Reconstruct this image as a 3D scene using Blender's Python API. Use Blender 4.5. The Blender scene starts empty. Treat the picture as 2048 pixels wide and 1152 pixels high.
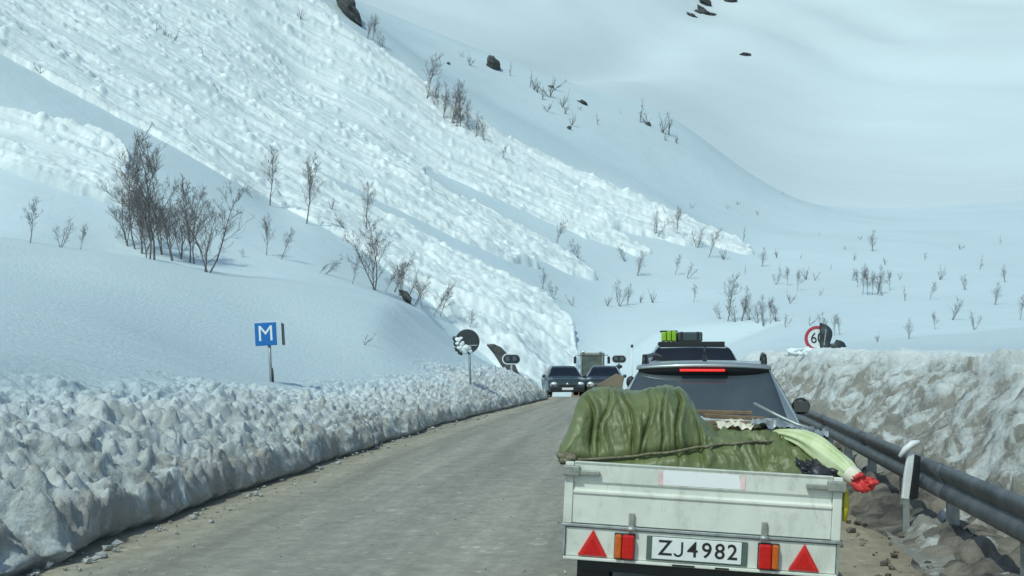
import bpy, bmesh, math, random
import numpy as np
from mathutils import Vector, Matrix

# ------------------------------------------------------------------ camera, light, exposure
scene = bpy.context.scene
C = scene.collection
F = 2041.0; CX = 1024.0; HY = 722.0; CAMZ = 1.65      # pixels of the 2048 px wide photograph
cam_d = bpy.data.cameras.new('camera'); cam = bpy.data.objects.new('camera', cam_d); C.objects.link(cam)
cam.location = (0, 0, CAMZ); cam.rotation_euler = (math.radians(90), 0, 0)
cam_d.sensor_fit = 'HORIZONTAL'; cam_d.sensor_width = 36.0; cam_d.lens = 36.0 * F / 2048.0
cam_d.shift_y = (HY - 576.0) / 2048.0
cam_d.clip_start = 0.1; cam_d.clip_end = 8000
scene.camera = cam

SUN_EL = math.radians(52); SUN_H = Vector((-0.58, -0.81)).normalized()
world = bpy.data.worlds.new('World'); scene.world = world; world.use_nodes = True
wn = world.node_tree; bg = wn.nodes['Background']
sky = wn.nodes.new('ShaderNodeTexSky'); sky.sky_type = 'NISHITA'; sky.sun_disc = False
sky.sun_elevation = SUN_EL; sky.sun_rotation = math.atan2(SUN_H.x, SUN_H.y)
wn.links.new(sky.outputs['Color'], bg.inputs['Color']); bg.inputs['Strength'].default_value = 0.125
sun_d = bpy.data.lights.new('sun', 'SUN'); sun = bpy.data.objects.new('sun', sun_d); C.objects.link(sun)
sun_d.energy = 2.35; sun_d.angle = math.radians(0.6); sun_d.color = (1.0, 0.96, 0.88)
to_sun = Vector((SUN_H.x * math.cos(SUN_EL), SUN_H.y * math.cos(SUN_EL), math.sin(SUN_EL)))
sun.rotation_euler = to_sun.to_track_quat('Z', 'Y').to_euler(); sun.location = (-20, -15, 30)
vs = scene.view_settings; vs.view_transform = 'Standard'; vs.look = 'None'; vs.gamma = 1.0
vs.use_curve_mapping = False; vs.exposure = -0.05
vs.use_white_balance = True; vs.white_balance_temperature = 6100; vs.white_balance_tint = -8
scene.cycles.max_bounces = 6; scene.cycles.diffuse_bounces = 3

rnd = random.Random(7)
def smooth(a, b, x):
    t = np.clip((x - a) / (b - a), 0, 1); return t * t * (3 - 2 * t)

# ------------------------------------------------------------------ noise (numpy)
def _h(ix, iy, k):
    ix = ix.astype(np.int64).astype(np.uint64); iy = iy.astype(np.int64).astype(np.uint64)
    n = ix * np.uint64(374761393) + iy * np.uint64(668265263) + np.uint64(k * 974634257 + 1013)
    n &= np.uint64(0xffffffff)
    n = ((n ^ (n >> np.uint64(13))) * np.uint64(1274126177)) & np.uint64(0xffffffff)
    n = ((n ^ (n >> np.uint64(16))) * np.uint64(2246822519)) & np.uint64(0xffffffff)
    n = n ^ (n >> np.uint64(15))
    return (n & np.uint64(0xffffff)).astype(np.float64) / float(0xffffff)
def vnoise(x, y, k=0):
    x = np.asarray(x, float); y = np.asarray(y, float)
    ix = np.floor(x); iy = np.floor(y); fx = x - ix; fy = y - iy
    fx = fx * fx * fx * (fx * (fx * 6 - 15) + 10); fy = fy * fy * fy * (fy * (fy * 6 - 15) + 10)
    a = _h(ix, iy, k); b = _h(ix + 1, iy, k); c = _h(ix, iy + 1, k); d = _h(ix + 1, iy + 1, k)
    return (a * (1 - fx) + b * fx) * (1 - fy) + (c * (1 - fx) + d * fx) * fy * 1.0 - 0.5
def fbm(x, y, o=4, k=0, g=0.5):
    s = 0; a = 1.0; ca, sa = math.cos(0.6), math.sin(0.6)
    x = np.asarray(x, float); y = np.asarray(y, float)
    for i in range(o):
        s = s + a * vnoise(x, y, k + i * 17); a *= g
        x, y = (x * ca - y * sa) * 2.03 + 11.3, (x * sa + y * ca) * 2.03 + 5.7
    return s
def clods(x, y, k=0, dens=1.0):
    """boulder-like bumps: 0..1 height"""
    x = np.asarray(x, float); y = np.asarray(y, float)
    ix = np.floor(x); iy = np.floor(y); out = np.zeros_like(x)
    for dx in (-1, 0, 1):
        for dy in (-1, 0, 1):
            cx = ix + dx; cy = iy + dy
            px = cx + _h(cx, cy, k + 1); py = cy + _h(cx, cy, k + 2)
            r = (0.25 + 0.6 * _h(cx, cy, k + 3) ** 2) * (_h(cx, cy, k + 4) < dens)
            d2 = (x - px) ** 2 + (y - py) ** 2
            hh = np.sqrt(np.maximum(r * r - d2, 0))
            out = np.maximum(out, hh)
    return out

# ------------------------------------------------------------------ materials
MATS = {}
def nodes_of(name):
    m = bpy.data.materials.new(name); m.use_nodes = True
    nt = m.node_tree; b = nt.nodes['Principled BSDF']
    MATS[name] = m
    return m, nt, b
def simple(name, col, rough=0.6, metal=0.0, var=0.0, scale=8.0, emit=None, estr=0.0, bump=0.0, bscale=40.0, spec=None, coat=0.0):
    m, nt, b = nodes_of(name)
    b.inputs['Base Color'].default_value = (*col, 1); b.inputs['Roughness'].default_value = rough
    b.inputs['Metallic'].default_value = metal
    if spec is not None: b.inputs['Specular IOR Level'].default_value = spec
    if coat: b.inputs['Coat Weight'].default_value = coat; b.inputs['Coat Roughness'].default_value = 0.08
    tc = nt.nodes.new('ShaderNodeTexCoord')
    if var > 0:
        n = nt.nodes.new('ShaderNodeTexNoise'); n.inputs['Scale'].default_value = scale; n.inputs['Detail'].default_value = 6
        nt.links.new(tc.outputs['Object'], n.inputs['Vector'])
        r = nt.nodes.new('ShaderNodeMapRange'); r.inputs[1].default_value = 0.3; r.inputs[2].default_value = 0.7
        r.inputs[3].default_value = 1 - var; r.inputs[4].default_value = 1 + var
        nt.links.new(n.outputs['Fac'], r.inputs[0])
        h = nt.nodes.new('ShaderNodeMix'); h.data_type = 'RGBA'; h.blend_type = 'MULTIPLY'; h.inputs[0].default_value = 1
        h.inputs[6].default_value = (*col, 1); nt.links.new(r.outputs[0], h.inputs[7])
        nt.links.new(h.outputs[2], b.inputs['Base Color'])
    if bump > 0:
        n2 = nt.nodes.new('ShaderNodeTexNoise'); n2.inputs['Scale'].default_value = bscale; n2.inputs['Detail'].default_value = 5
        nt.links.new(tc.outputs['Object'], n2.inputs['Vector'])
        bp = nt.nodes.new('ShaderNodeBump'); bp.inputs['Strength'].default_value = bump; bp.inputs['Distance'].default_value = 0.02
        nt.links.new(n2.outputs['Fac'], bp.inputs['Height']); nt.links.new(bp.outputs[0], b.inputs['Normal'])
    if emit:
        b.inputs['Emission Color'].default_value = (*emit, 1); b.inputs['Emission Strength'].default_value = estr
    return m

def ramp(nt, src, stops):
    r = nt.nodes.new('ShaderNodeValToRGB'); e = r.color_ramp.elements
    e[0].position = stops[0][0]; e[0].color = (*stops[0][1], 1)
    e[1].position = stops[-1][0]; e[1].color = (*stops[-1][1], 1)
    for p, c in stops[1:-1]:
        x = e.new(p); x.color = (*c, 1)
    nt.links.new(src, r.inputs[0]); return r
def noise_node(nt, vec, scale, detail=5, rough=0.55, dist=0.0):
    n = nt.nodes.new('ShaderNodeTexNoise'); n.inputs['Scale'].default_value = scale; n.inputs['Detail'].default_value = detail
    n.inputs['Roughness'].default_value = rough; n.inputs['Distortion'].default_value = dist
    nt.links.new(vec, n.inputs['Vector']); return n
def mapping(nt, vec, sc, rot=(0, 0, 0)):
    mp = nt.nodes.new('ShaderNodeMapping'); mp.inputs['Scale'].default_value = sc; mp.inputs['Rotation'].default_value = rot
    nt.links.new(vec, mp.inputs['Vector']); return mp
def bump_node(nt, b, h, strength, dist):
    bp = nt.nodes.new('ShaderNodeBump'); bp.inputs['Strength'].default_value = strength; bp.inputs['Distance'].default_value = dist
    nt.links.new(h, bp.inputs['Height']); nt.links.new(bp.outputs[0], b.inputs['Normal']); return bp
def mixrgb(nt, fac, a, bcol, mode='MIX'):
    x = nt.nodes.new('ShaderNodeMix'); x.data_type = 'RGBA'; x.blend_type = mode
    for i, v in ((0, fac), (6, a), (7, bcol)):
        if hasattr(v, 'links'): nt.links.new(v, x.inputs[i])
        elif i == 0: x.inputs[0].default_value = v
        else: x.inputs[i].default_value = (*v, 1)
    return x

def mat_snow(name, col, var=0.05, bumps=((0.35, 0.10),), scale=0.25):
    m, nt, b = nodes_of(name); b.inputs['Roughness'].default_value = 0.75; b.inputs['Specular IOR Level'].default_value = 0.25
    tc = nt.nodes.new('ShaderNodeTexCoord')
    n = noise_node(nt, tc.outputs['Object'], scale, 6)
    lo = tuple(c * (1 - var * 1.6) for c in col); hi = tuple(min(1, c * (1 + var)) for c in col)
    r = ramp(nt, n.outputs['Fac'], [(0.3, lo), (0.7, hi)])
    nt.links.new(r.outputs[0], b.inputs['Base Color'])
    n2 = noise_node(nt, tc.outputs['Object'], bumps[0][0], 8, 0.6)
    bump_node(nt, b, n2.outputs['Fac'], 0.5, bumps[0][1])
    return m
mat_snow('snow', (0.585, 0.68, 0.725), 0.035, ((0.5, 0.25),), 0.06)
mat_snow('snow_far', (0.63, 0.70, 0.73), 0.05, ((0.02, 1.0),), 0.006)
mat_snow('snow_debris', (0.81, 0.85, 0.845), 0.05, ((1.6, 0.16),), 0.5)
def streak(name):
    m = MATS[name]; nt = m.node_tree; b = nt.nodes['Principled BSDF']; src = b.inputs['Base Color'].links[0].from_socket
    tc = nt.nodes.new('ShaderNodeTexCoord'); n = noise_node(nt, mapping(nt, tc.outputs['Object'], (0.10, 1.1, 0.10)).outputs[0], 1.0, 7, 0.6, 0.4)
    r = ramp(nt, n.outputs['Fac'], [(0.36, (0.80, 0.845, 0.875)), (0.62, (1.08, 1.08, 1.08))]); x = mixrgb(nt, 1.0, src, r.outputs[0], 'MULTIPLY'); nt.links.new(x.outputs[2], b.inputs['Base Color'])
streak('snow_debris')
mat_snow('snow_dirty', (0.42, 0.435, 0.43), 0.2, ((6, 0.05),), 3.0)
mat_snow('snow_fresh', (0.82, 0.88, 0.90), 0.04, ((6, 0.05),), 2.0)

# dirty ploughed snow: vertex attribute 'dirt' drives how much grit lies in it
def mat_bank(name, brown):
    m, nt, b = nodes_of(name); b.inputs['Roughness'].default_value = 0.8; b.inputs['Specular IOR Level'].default_value = 0.2
    tc = nt.nodes.new('ShaderNodeTexCoord')
    at = nt.nodes.new('ShaderNodeAttribute'); at.attribute_name = 'dirt'
    n = noise_node(nt, tc.outputs['Object'], 2.4, 8, 0.68, 0.6)
    n3 = noise_node(nt, tc.outputs['Object'], 14.0, 6, 0.7)
    add = nt.nodes.new('ShaderNodeMath'); add.operation = 'MULTIPLY_ADD'
    r = nt.nodes.new('ShaderNodeMapRange'); r.inputs[1].default_value = 0.32; r.inputs[2].default_value = 0.68; r.inputs[3].default_value = 0.35; r.inputs[4].default_value = 1.45
    nt.links.new(n.outputs['Fac'], r.inputs[0])
    nt.links.new(at.outputs['Fac'], add.inputs[0]); nt.links.new(r.outputs[0], add.inputs[1]); add.inputs[2].default_value = 0.0
    col = ramp(nt, add.outputs[0], [(0.0, (0.585, 0.68, 0.725)), (0.3, (0.70, 0.745, 0.755)), (0.7, (0.58, 0.60, 0.58)), (1.0, brown)])
    sp = ramp(nt, n3.outputs['Fac'], [(0.58, (0, 0, 0)), (0.75, (1, 1, 1))])
    sm = nt.nodes.new('ShaderNodeMath'); sm.operation = 'MULTIPLY'
    nt.links.new(sp.outputs[0], sm.inputs[0]); nt.links.new(add.outputs[0], sm.inputs[1])
    mx = mixrgb(nt, sm.outputs[0], col.outputs[0], tuple(c * 0.45 for c in brown))
    nt.links.new(mx.outputs[2], b.inputs['Base Color'])
    n2 = noise_node(nt, tc.outputs['Object'], 7.0, 9, 0.72)
    bump_node(nt, b, n2.outputs['Fac'], 0.75, 0.09)
    return m
mat_bank('bank_left', (0.42, 0.41, 0.375)); mat_bank('bank_right', (0.31, 0.30, 0.265))

def mat_asphalt():
    m, nt, b = nodes_of('asphalt'); b.inputs['Roughness'].default_value = 0.85; b.inputs['Specular IOR Level'].default_value = 0.3
    tc = nt.nodes.new('ShaderNodeTexCoord'); O = tc.outputs['Object']
    uv = nt.nodes.new('ShaderNodeUVMap'); uv.uv_map = 'lane'
    sep = nt.nodes.new('ShaderNodeSeparateXYZ'); nt.links.new(uv.outputs[0], sep.inputs[0])
    wob = noise_node(nt, O, 0.5, 4)
    wm = nt.nodes.new('ShaderNodeMath'); wm.operation = 'MULTIPLY_ADD'; wm.inputs[1].default_value = 0.10
    nt.links.new(wob.outputs['Fac'], wm.inputs[0]); 
    sh = nt.nodes.new('ShaderNodeMath'); sh.operation = 'SUBTRACT'; sh.inputs[1].default_value = 0.05
    nt.links.new(sep.outputs[0], sh.inputs[0]); nt.links.new(sh.outputs[0], wm.inputs[2])
    band = ramp(nt, wm.outputs[0], [(0.0, (0.247, 0.227, 0.176)), (0.05, (0.305, 0.286, 0.234)), (0.10, (0.390, 0.377, 0.319)),
        (0.17, (0.280, 0.280, 0.254)), (0.26, (0.345, 0.345, 0.319)), (0.38, (0.286, 0.293, 0.273)), (0.47, (0.351, 0.351, 0.325)), (0.60, (0.293, 0.299, 0.280)), (0.78, (0.299, 0.293, 0.260)), (0.9, (0.351, 0.325, 0.260)), (1.0, (0.260, 0.227, 0.176))])
    ag = nt.nodes.new('ShaderNodeTexVoronoi'); ag.inputs['Scale'].default_value = 16.0; nt.links.new(O, ag.inputs['Vector'])
    agr = ramp(nt, ag.outputs['Color'], [(0.0, (0.86, 0.86, 0.86)), (0.72, (1.0, 1.0, 1.0)), (0.86, (1.04, 1.04, 1.04)), (1.0, (1.55, 1.52, 1.45))])
    n1 = noise_node(nt, O, 3.5, 9, 0.7)
    n1r = ramp(nt, n1.outputs['Fac'], [(0.3, (0.80, 0.80, 0.80)), (0.7, (1.18, 1.18, 1.16))])
    st = noise_node(nt, mapping(nt, uv.outputs[0], (26, 1.2, 1)).outputs[0], 1.0, 6, 0.6)
    st_r = ramp(nt, st.outputs['Fac'], [(0.35, (0.86, 0.86, 0.86)), (0.65, (1.1, 1.1, 1.1))])
    a = mixrgb(nt, 1.0, band.outputs[0], agr.outputs[0], 'MULTIPLY')
    c = mixrgb(nt, 1.0, a.outputs[2], n1r.outputs[0], 'MULTIPLY')
    d = mixrgb(nt, 1.0, c.outputs[2], st_r.outputs[0], 'MULTIPLY')
    d2 = mixrgb(nt, 1.0, d.outputs[2], (1.06, 1.0, 0.93), 'MULTIPLY')
    nt.links.new(d2.outputs[2], b.inputs['Base Color'])
    nb = noise_node(nt, O, 30, 6, 0.7); bump_node(nt, b, nb.outputs['Fac'], 0.5, 0.02)
mat_asphalt()
def mat_two(name, c1, c2, scale, lo=0.4, hi=0.6, rough=0.8, bump=0.3, bscale=20, bdist=0.03, metal=0):
    m, nt, b = nodes_of(name); b.inputs['Roughness'].default_value = rough; b.inputs['Metallic'].default_value = metal
    tc = nt.nodes.new('ShaderNodeTexCoord')
    n = noise_node(nt, tc.outputs['Object'], scale, 7, 0.65, 0.3)
    r = ramp(nt, n.outputs['Fac'], [(lo, c1), (hi, c2)]); nt.links.new(r.outputs[0], b.inputs['Base Color'])
    n2 = noise_node(nt, tc.outputs['Object'], bscale, 6, 0.6); bump_node(nt, b, n2.outputs['Fac'], bump, bdist)
    return m
mat_two('mud_and_shade', (0.05, 0.046, 0.042), (0.24, 0.215, 0.175), 1.6, 0.38, 0.60, 0.85, 0.8, 12, 0.05)  # dark end of the noise paints in shadow blotches along with wet mud
mat_two('rock', (0.045, 0.048, 0.048), (0.13, 0.13, 0.125), 1.2, 0.35, 0.65, 0.8, 0.8, 3, 0.2)
mat_two('bark', (0.10, 0.09, 0.085), (0.26, 0.25, 0.245), 5.0, 0.4, 0.65, 0.85, 0.3, 30, 0.01)
mat_two('twig', (0.14, 0.125, 0.12), (0.24, 0.22, 0.215), 4.0, 0.4, 0.6, 0.85, 0.0, 30, 0.01)
mat_two('trailer_paint', (0.60, 0.63, 0.56), (0.76, 0.775, 0.70), 3.0, 0.25, 0.6, 0.45, 0.12, 9, 0.01)
def grime(name, col, scale=(3, 3, 1.2)):
    m = MATS[name]; nt = m.node_tree; b = nt.nodes['Principled BSDF']; src = b.inputs['Base Color'].links[0].from_socket
    tc = nt.nodes.new('ShaderNodeTexCoord'); n = noise_node(nt, mapping(nt, tc.outputs['Object'], scale).outputs[0], 2.2, 9, 0.75, 0.4)
    r = ramp(nt, n.outputs['Fac'], [(0.52, (0, 0, 0)), (0.80, (.75, .75, .75))]); x = mixrgb(nt, r.outputs[0], src, col); nt.links.new(x.outputs[2], b.inputs['Base Color'])
grime('trailer_paint', (0.30, 0.28, 0.22))
mat_two('galvanised', (0.30, 0.33, 0.33), (0.48, 0.51, 0.50), 14.0, 0.35, 0.65, 0.45, 0.1, 30, 0.005, 0.5)
mat_two('rail_steel', (0.10, 0.11, 0.12), (0.18, 0.195, 0.205), 5.0, 0.35, 0.65, 0.5, 0.1, 30, 0.005, 0.4)
mat_two('brass_grey', (0.26, 0.27, 0.24), (0.40, 0.41, 0.37), 20.0, 0.35, 0.65, 0.5, 0.1, 30, 0.004, 0.3)
mat_two('tarp', (0.12, 0.142, 0.052), (0.165, 0.192, 0.082), 4.0, 0.35, 0.65, 0.47, 0.35, 22, 0.008)
mat_two('wood', (0.13, 0.085, 0.05), (0.28, 0.20, 0.125), 6.0, 0.3, 0.7, 0.8, 0.2, 30, 0.01)
mat_two('rope', (0.13, 0.12, 0.075), (0.24, 0.22, 0.15), 40.0, 0.4, 0.6, 0.9, 0.3, 200, 0.003)
mat_two('sack', (0.50, 0.58, 0.30), (0.66, 0.72, 0.45), 9.0, 0.35, 0.65, 0.6, 0.2, 25, 0.01)
mat_two('foil', (0.35, 0.38, 0.38), (0.62, 0.66, 0.67), 12.0, 0.4, 0.6, 0.3, 0.2, 30, 0.01, 0.5)
mat_two('sticker', (0.90, 0.90, 0.90), (0.90, 0.66, 0.66), 7.0, 0.55, 0.75, 0.5, 0.0, 10, 0.001)
simple('sticker_edge', (0.86, 0.62, 0.61), 0.5, var=0.2, scale=12)
simple('cream', (0.72, 0.68, 0.55), 0.7, var=0.15, scale=20)
simple('white_plastic', (0.78, 0.80, 0.78), 0.5, var=0.08, scale=12)
simple('black_plastic', (0.018, 0.02, 0.022), 0.5, var=0.2, scale=20)
simple('dark_bag', (0.03, 0.032, 0.04), 0.4, var=0.3, scale=9, bump=0.4, bscale=15)
simple('dark_plate', (0.10, 0.14, 0.125), 0.5, var=0.15, scale=20)
simple('plate_white', (0.80, 0.82, 0.80), 0.4, var=0.05, scale=25)
simple('plate_ink', (0.02, 0.02, 0.02), 0.5)
simple('red_reflector', (0.62, 0.02, 0.02), 0.25, var=0.15, scale=60, bump=0.3, bscale=160)
simple('red_lens', (0.55, 0.012, 0.012), 0.12, var=0.15, scale=60)
simple('amber_lens', (0.55, 0.13, 0.02), 0.12, var=0.15, scale=60)
simple('led_red', (0.8, 0.03, 0.03), 0.3, emit=(1.0, 0.03, 0.04), estr=1.3)
simple('silver_paint', (0.30, 0.335, 0.345), 0.35, 0.35, var=0.04, scale=3, coat=0.5)
simple('black_paint', (0.016, 0.02, 0.022), 0.3, 0.0, var=0.1, scale=4, coat=0.6)
simple('darkgrey_paint', (0.03, 0.035, 0.04), 0.3, 0.0, var=0.1, scale=4, coat=0.6)
simple('bluegrey_paint', (0.035, 0.05, 0.055), 0.3, 0.0, var=0.1, scale=4, coat=0.6)
simple('glass', (0.058, 0.072, 0.084), 0.09, 0.0, spec=0.9, var=0.25, scale=1.8)
simple('glass_dark', (0.012, 0.014, 0.02), 0.12, 0.0, spec=0.6, var=0.2, scale=2)
simple('headlamp', (0.75, 0.8, 0.82), 0.15, 0.2, var=0.1, scale=10)
simple('chrome', (0.6, 0.62, 0.63), 0.2, 0.9)
simple('tyre', (0.02, 0.02, 0.02), 0.85, var=0.2, scale=30)
simple('rim', (0.35, 0.36, 0.37), 0.35, 0.7)
simple('lime', (0.30, 0.52, 0.03), 0.5, var=0.12, scale=20)
simple('box_dark', (0.06, 0.085, 0.09), 0.6, var=0.15, scale=9)
simple('yellow', (0.62, 0.52, 0.04), 0.5, var=0.15, scale=20)
simple('red_cloth', (0.62, 0.05, 0.05), 0.7, var=0.25, scale=14, bump=0.4, bscale=30)
simple('gravel', (0.42, 0.40, 0.36), 0.9, var=0.3, scale=3)
simple('sign_blue', (0.02, 0.15, 0.46), 0.4, var=0.06, scale=12)
simple('sign_white', (0.78, 0.82, 0.84), 0.4, var=0.05, scale=12)
simple('sign_red', (0.42, 0.05, 0.07), 0.4, var=0.1, scale=12)
simple('sign_back', (0.045, 0.055, 0.06), 0.55, 0.2, var=0.2, scale=8)
simple('lamp_off', (0.16, 0.20, 0.20), 0.3, var=0.1, scale=20)
simple('loader_paint', (0.30, 0.30, 0.26), 0.5, var=0.15, scale=4)
simple('loader_dirty', (0.22, 0.17, 0.12), 0.7, var=0.25, scale=5)
simple('cab_glass', (0.10, 0.125, 0.115), 0.15, spec=0.7, var=0.3, scale=2.5)
simple('cardboard', (0.20, 0.165, 0.12), 0.8, var=0.2, scale=5)

# ------------------------------------------------------------------ mesh helpers
class MB:
    def __init__(self): self.v = []; self.f = []
    def add(self, vs_, fs):
        o = len(self.v); self.v.extend([tuple(p) for p in vs_]); self.f.extend([tuple(i + o for i in q) for q in fs]); return self
    def box(self, x0, x1, y0, y1, z0, z1, M=None):
        p = [Vector((x, y, z)) for x in (x0, x1) for y in (y0, y1) for z in (z0, z1)]
        if M is not None: p = [M @ q for q in p]
        return self.add(p, [(0, 1, 3, 2), (4, 6, 7, 5), (0, 4, 5, 1), (2, 3, 7, 6), (0, 2, 6, 4), (1, 5, 7, 3)])
    def prism(self, pts, axis, a, b, M=None):
        """polygon pts (2d) extruded along axis 'x','y','z' from a to b"""
        n = len(pts)
        def mk(p, t):
            q = {'x': (t, p[0], p[1]), 'y': (p[0], t, p[1]), 'z': (p[0], p[1], t)}[axis]
            return M @ Vector(q) if M is not None else q
        vv = [mk(p, a) for p in pts] + [mk(p, b) for p in pts]
        return self.add(vv, [tuple(range(n))[::-1], tuple(range(n, 2 * n))] + [(i, (i + 1) % n, n + (i + 1) % n, n + i) for i in range(n)])
    def tube(self, path, rad, sides=6, cap=True):
        path = [Vector(p) for p in path]; n = len(path)
        if not hasattr(rad, '__len__'): rad = [rad] * n
        o = len(self.v); up = None
        for i, p in enumerate(path):
            t = (path[min(i + 1, n - 1)] - path[max(i - 1, 0)])
            if t.length < 1e-9: t = Vector((0, 0, 1))
            t.normalize()
            if up is None:
                up = Vector((0, 0, 1)) if abs(t.z) < 0.9 else Vector((1, 0, 0))
            a = t.cross(up).normalized(); bb = a.cross(t).normalized(); up = bb
            for k in range(sides):
                an = 2 * math.pi * k / sides
                self.v.append(tuple(p + (a * math.cos(an) + bb * math.sin(an)) * rad[i]))
        for i in range(n - 1):
            for k in range(sides):
                k2 = (k + 1) % sides
                self.f.append((o + i * sides + k, o + i * sides + k2, o + (i + 1) * sides + k2, o + (i + 1) * sides + k))
        if cap:
            self.f.append(tuple(o + k for k in range(sides))[::-1]); self.f.append(tuple(o + (n - 1) * sides + k for k in range(sides)))
        return self
    def cyl(self, c, axis, r, h, sides=24, r2=None):
        c = Vector(c); ax = {'x': Vector((1, 0, 0)), 'y': Vector((0, 1, 0)), 'z': Vector((0, 0, 1))}[axis] if isinstance(axis, str) else Vector(axis).normalized()
        return self.tube([c - ax * h / 2, c + ax * h / 2], [r, r if r2 is None else r2], sides)
    def grid(self, P):
        """P: (n,m,3) array"""
        P = np.asarray(P); n, m = P.shape[:2]
        vv = [tuple(q) for q in P.reshape(-1, 3)]
        return self.add(vv, [(i * m + j, i * m + j + 1, (i + 1) * m + j + 1, (i + 1) * m + j) for i in range(n - 1) for j in range(m - 1)])
    def blob(self, c, r, seed=0, sx=1, sy=1, sz=1, rough=0.3, sub=2, flat=None):
        bm = bmesh.new(); bmesh.ops.create_icosphere(bm, subdivisions=sub, radius=1.0)
        vv = np.array([q.co for q in bm.verts]); fs = [[x.index for x in q.verts] for q in bm.faces]; bm.free()
        nz = 1 + rough * (fbm(vv[:, 0] * 1.3 + seed * 3.1 + vv[:, 2], vv[:, 1] * 1.3 + seed * 1.7 - vv[:, 2] * .7, 3, seed) * 1.6)
        vv = vv * nz[:, None] * r * np.array([sx, sy, sz]) + np.array(c)
        return self.add(vv, fs)
    def build(self, name, mat, parent=None, smooth_=False, bevel=0.0, M=None, seg=2):
        me = bpy.data.meshes.new(name); me.from_pydata(self.v, [], self.f); me.validate()
        bm = bmesh.new(); bm.from_mesh(me); bmesh.ops.recalc_face_normals(bm, faces=bm.faces); bm.to_mesh(me); bm.free()
        if smooth_: me.polygons.foreach_set('use_smooth', [True] * len(me.polygons))
        me.materials.append(MATS[mat]); me.update()
        return link(name, me, parent, bevel, M, seg)
def link(name, me, parent=None, bevel=0.0, M=None, seg=2):
    o = bpy.data.objects.new(name, me); C.objects.link(o)
    if parent is not None: o.parent = parent
    if M is not None: o.matrix_local = M
    if bevel > 0:
        bv = o.modifiers.new('bevel', 'BEVEL'); bv.width = bevel; bv.segments = seg; bv.limit_method = 'ANGLE'; bv.angle_limit = math.radians(35)
    return o
def tag(o, label, cat, group=None):
    o['label'] = label; o['category'] = cat
    if group: o['group'] = group
    return o
def empty(name, M=None, label=None, cat=None, group=None):
    o = bpy.data.objects.new(name, None); C.objects.link(o); o.empty_display_size = 0.2
    if M is not None: o.matrix_world = M
    if label: tag(o, label, cat, group)
    return o
def grid_object(name, P, mat, smooth_=True, parent=None, keep=None, uv=None, attr=None):
    n, m = P.shape[:2]
    idx = np.arange(n * m).reshape(n, m)
    q = np.stack([idx[:-1, :-1], idx[:-1, 1:], idx[1:, 1:], idx[1:, :-1]], -1).reshape(-1, 4)
    verts = P.reshape(-1, 3)
    if keep is not None:
        kf = (keep[:-1, :-1] | keep[:-1, 1:] | keep[1:, 1:] | keep[1:, :-1]).reshape(-1); q = q[kf]
        used = np.unique(q); remap = np.full(n * m, -1); remap[used] = np.arange(len(used)); q = remap[q]; verts = verts[used]
    me = bpy.data.meshes.new(name)
    me.vertices.add(len(verts)); me.vertices.foreach_set('co', verts.astype(np.float32).ravel())
    me.loops.add(len(q) * 4); me.loops.foreach_set('vertex_index', q.astype(np.int32).ravel())
    me.polygons.add(len(q)); me.polygons.foreach_set('loop_start', np.arange(0, len(q) * 4, 4, dtype=np.int32))
    me.polygons.foreach_set('loop_total', np.full(len(q), 4, dtype=np.int32))
    me.update(calc_edges=True)
    if smooth_: me.polygons.foreach_set('use_smooth', np.ones(len(q), dtype=bool))
    if uv is not None:
        l = me.uv_layers.new(name='lane'); l.data.foreach_set('uv', uv.reshape(-1, 2)[q.ravel()].astype(np.float32).ravel())
    if attr is not None:
        a = me.attributes.new('dirt', 'FLOAT', 'POINT'); a.data.foreach_set('value', attr.reshape(-1).astype(np.float32))
    me.materials.append(MATS[mat]); me.validate(); me.update()
    o = bpy.data.objects.new(name, me); C.objects.link(o); o.parent = parent
    return o
def text_mesh(s, size, depth=0.0008, bold=0.012):
    cu = bpy.data.curves.new('lettering', 'FONT'); cu.body = s; cu.size = size; cu.align_x = 'CENTER'; cu.align_y = 'CENTER'; cu.extrude = depth; cu.offset = size * bold
    cu.resolution_u = 4
    ob = bpy.data.objects.new('lettering', cu); C.objects.link(ob)
    dg = bpy.context.evaluated_depsgraph_get(); me = bpy.data.meshes.new_from_object(ob.evaluated_get(dg))
    bpy.data.objects.remove(ob); bpy.data.curves.remove(cu); return me
def text_obj(name, s, size, mat, parent, M, depth=0.0008, sx=1.0, bold=0.0):
    me = text_mesh(s, size, depth, bold); me.materials.clear(); me.materials.append(MATS[mat])
    return link(name, me, parent, 0, M @ Matrix.Diagonal((sx, 1, 1, 1)))
FACE = Matrix.Rotation(math.radians(90), 4, 'X')     # lettering upright, facing -y

def P(px, py, d): return Vector(((px - CX) / F * d, d, CAMZ + (HY - py) / F * d))

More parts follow.
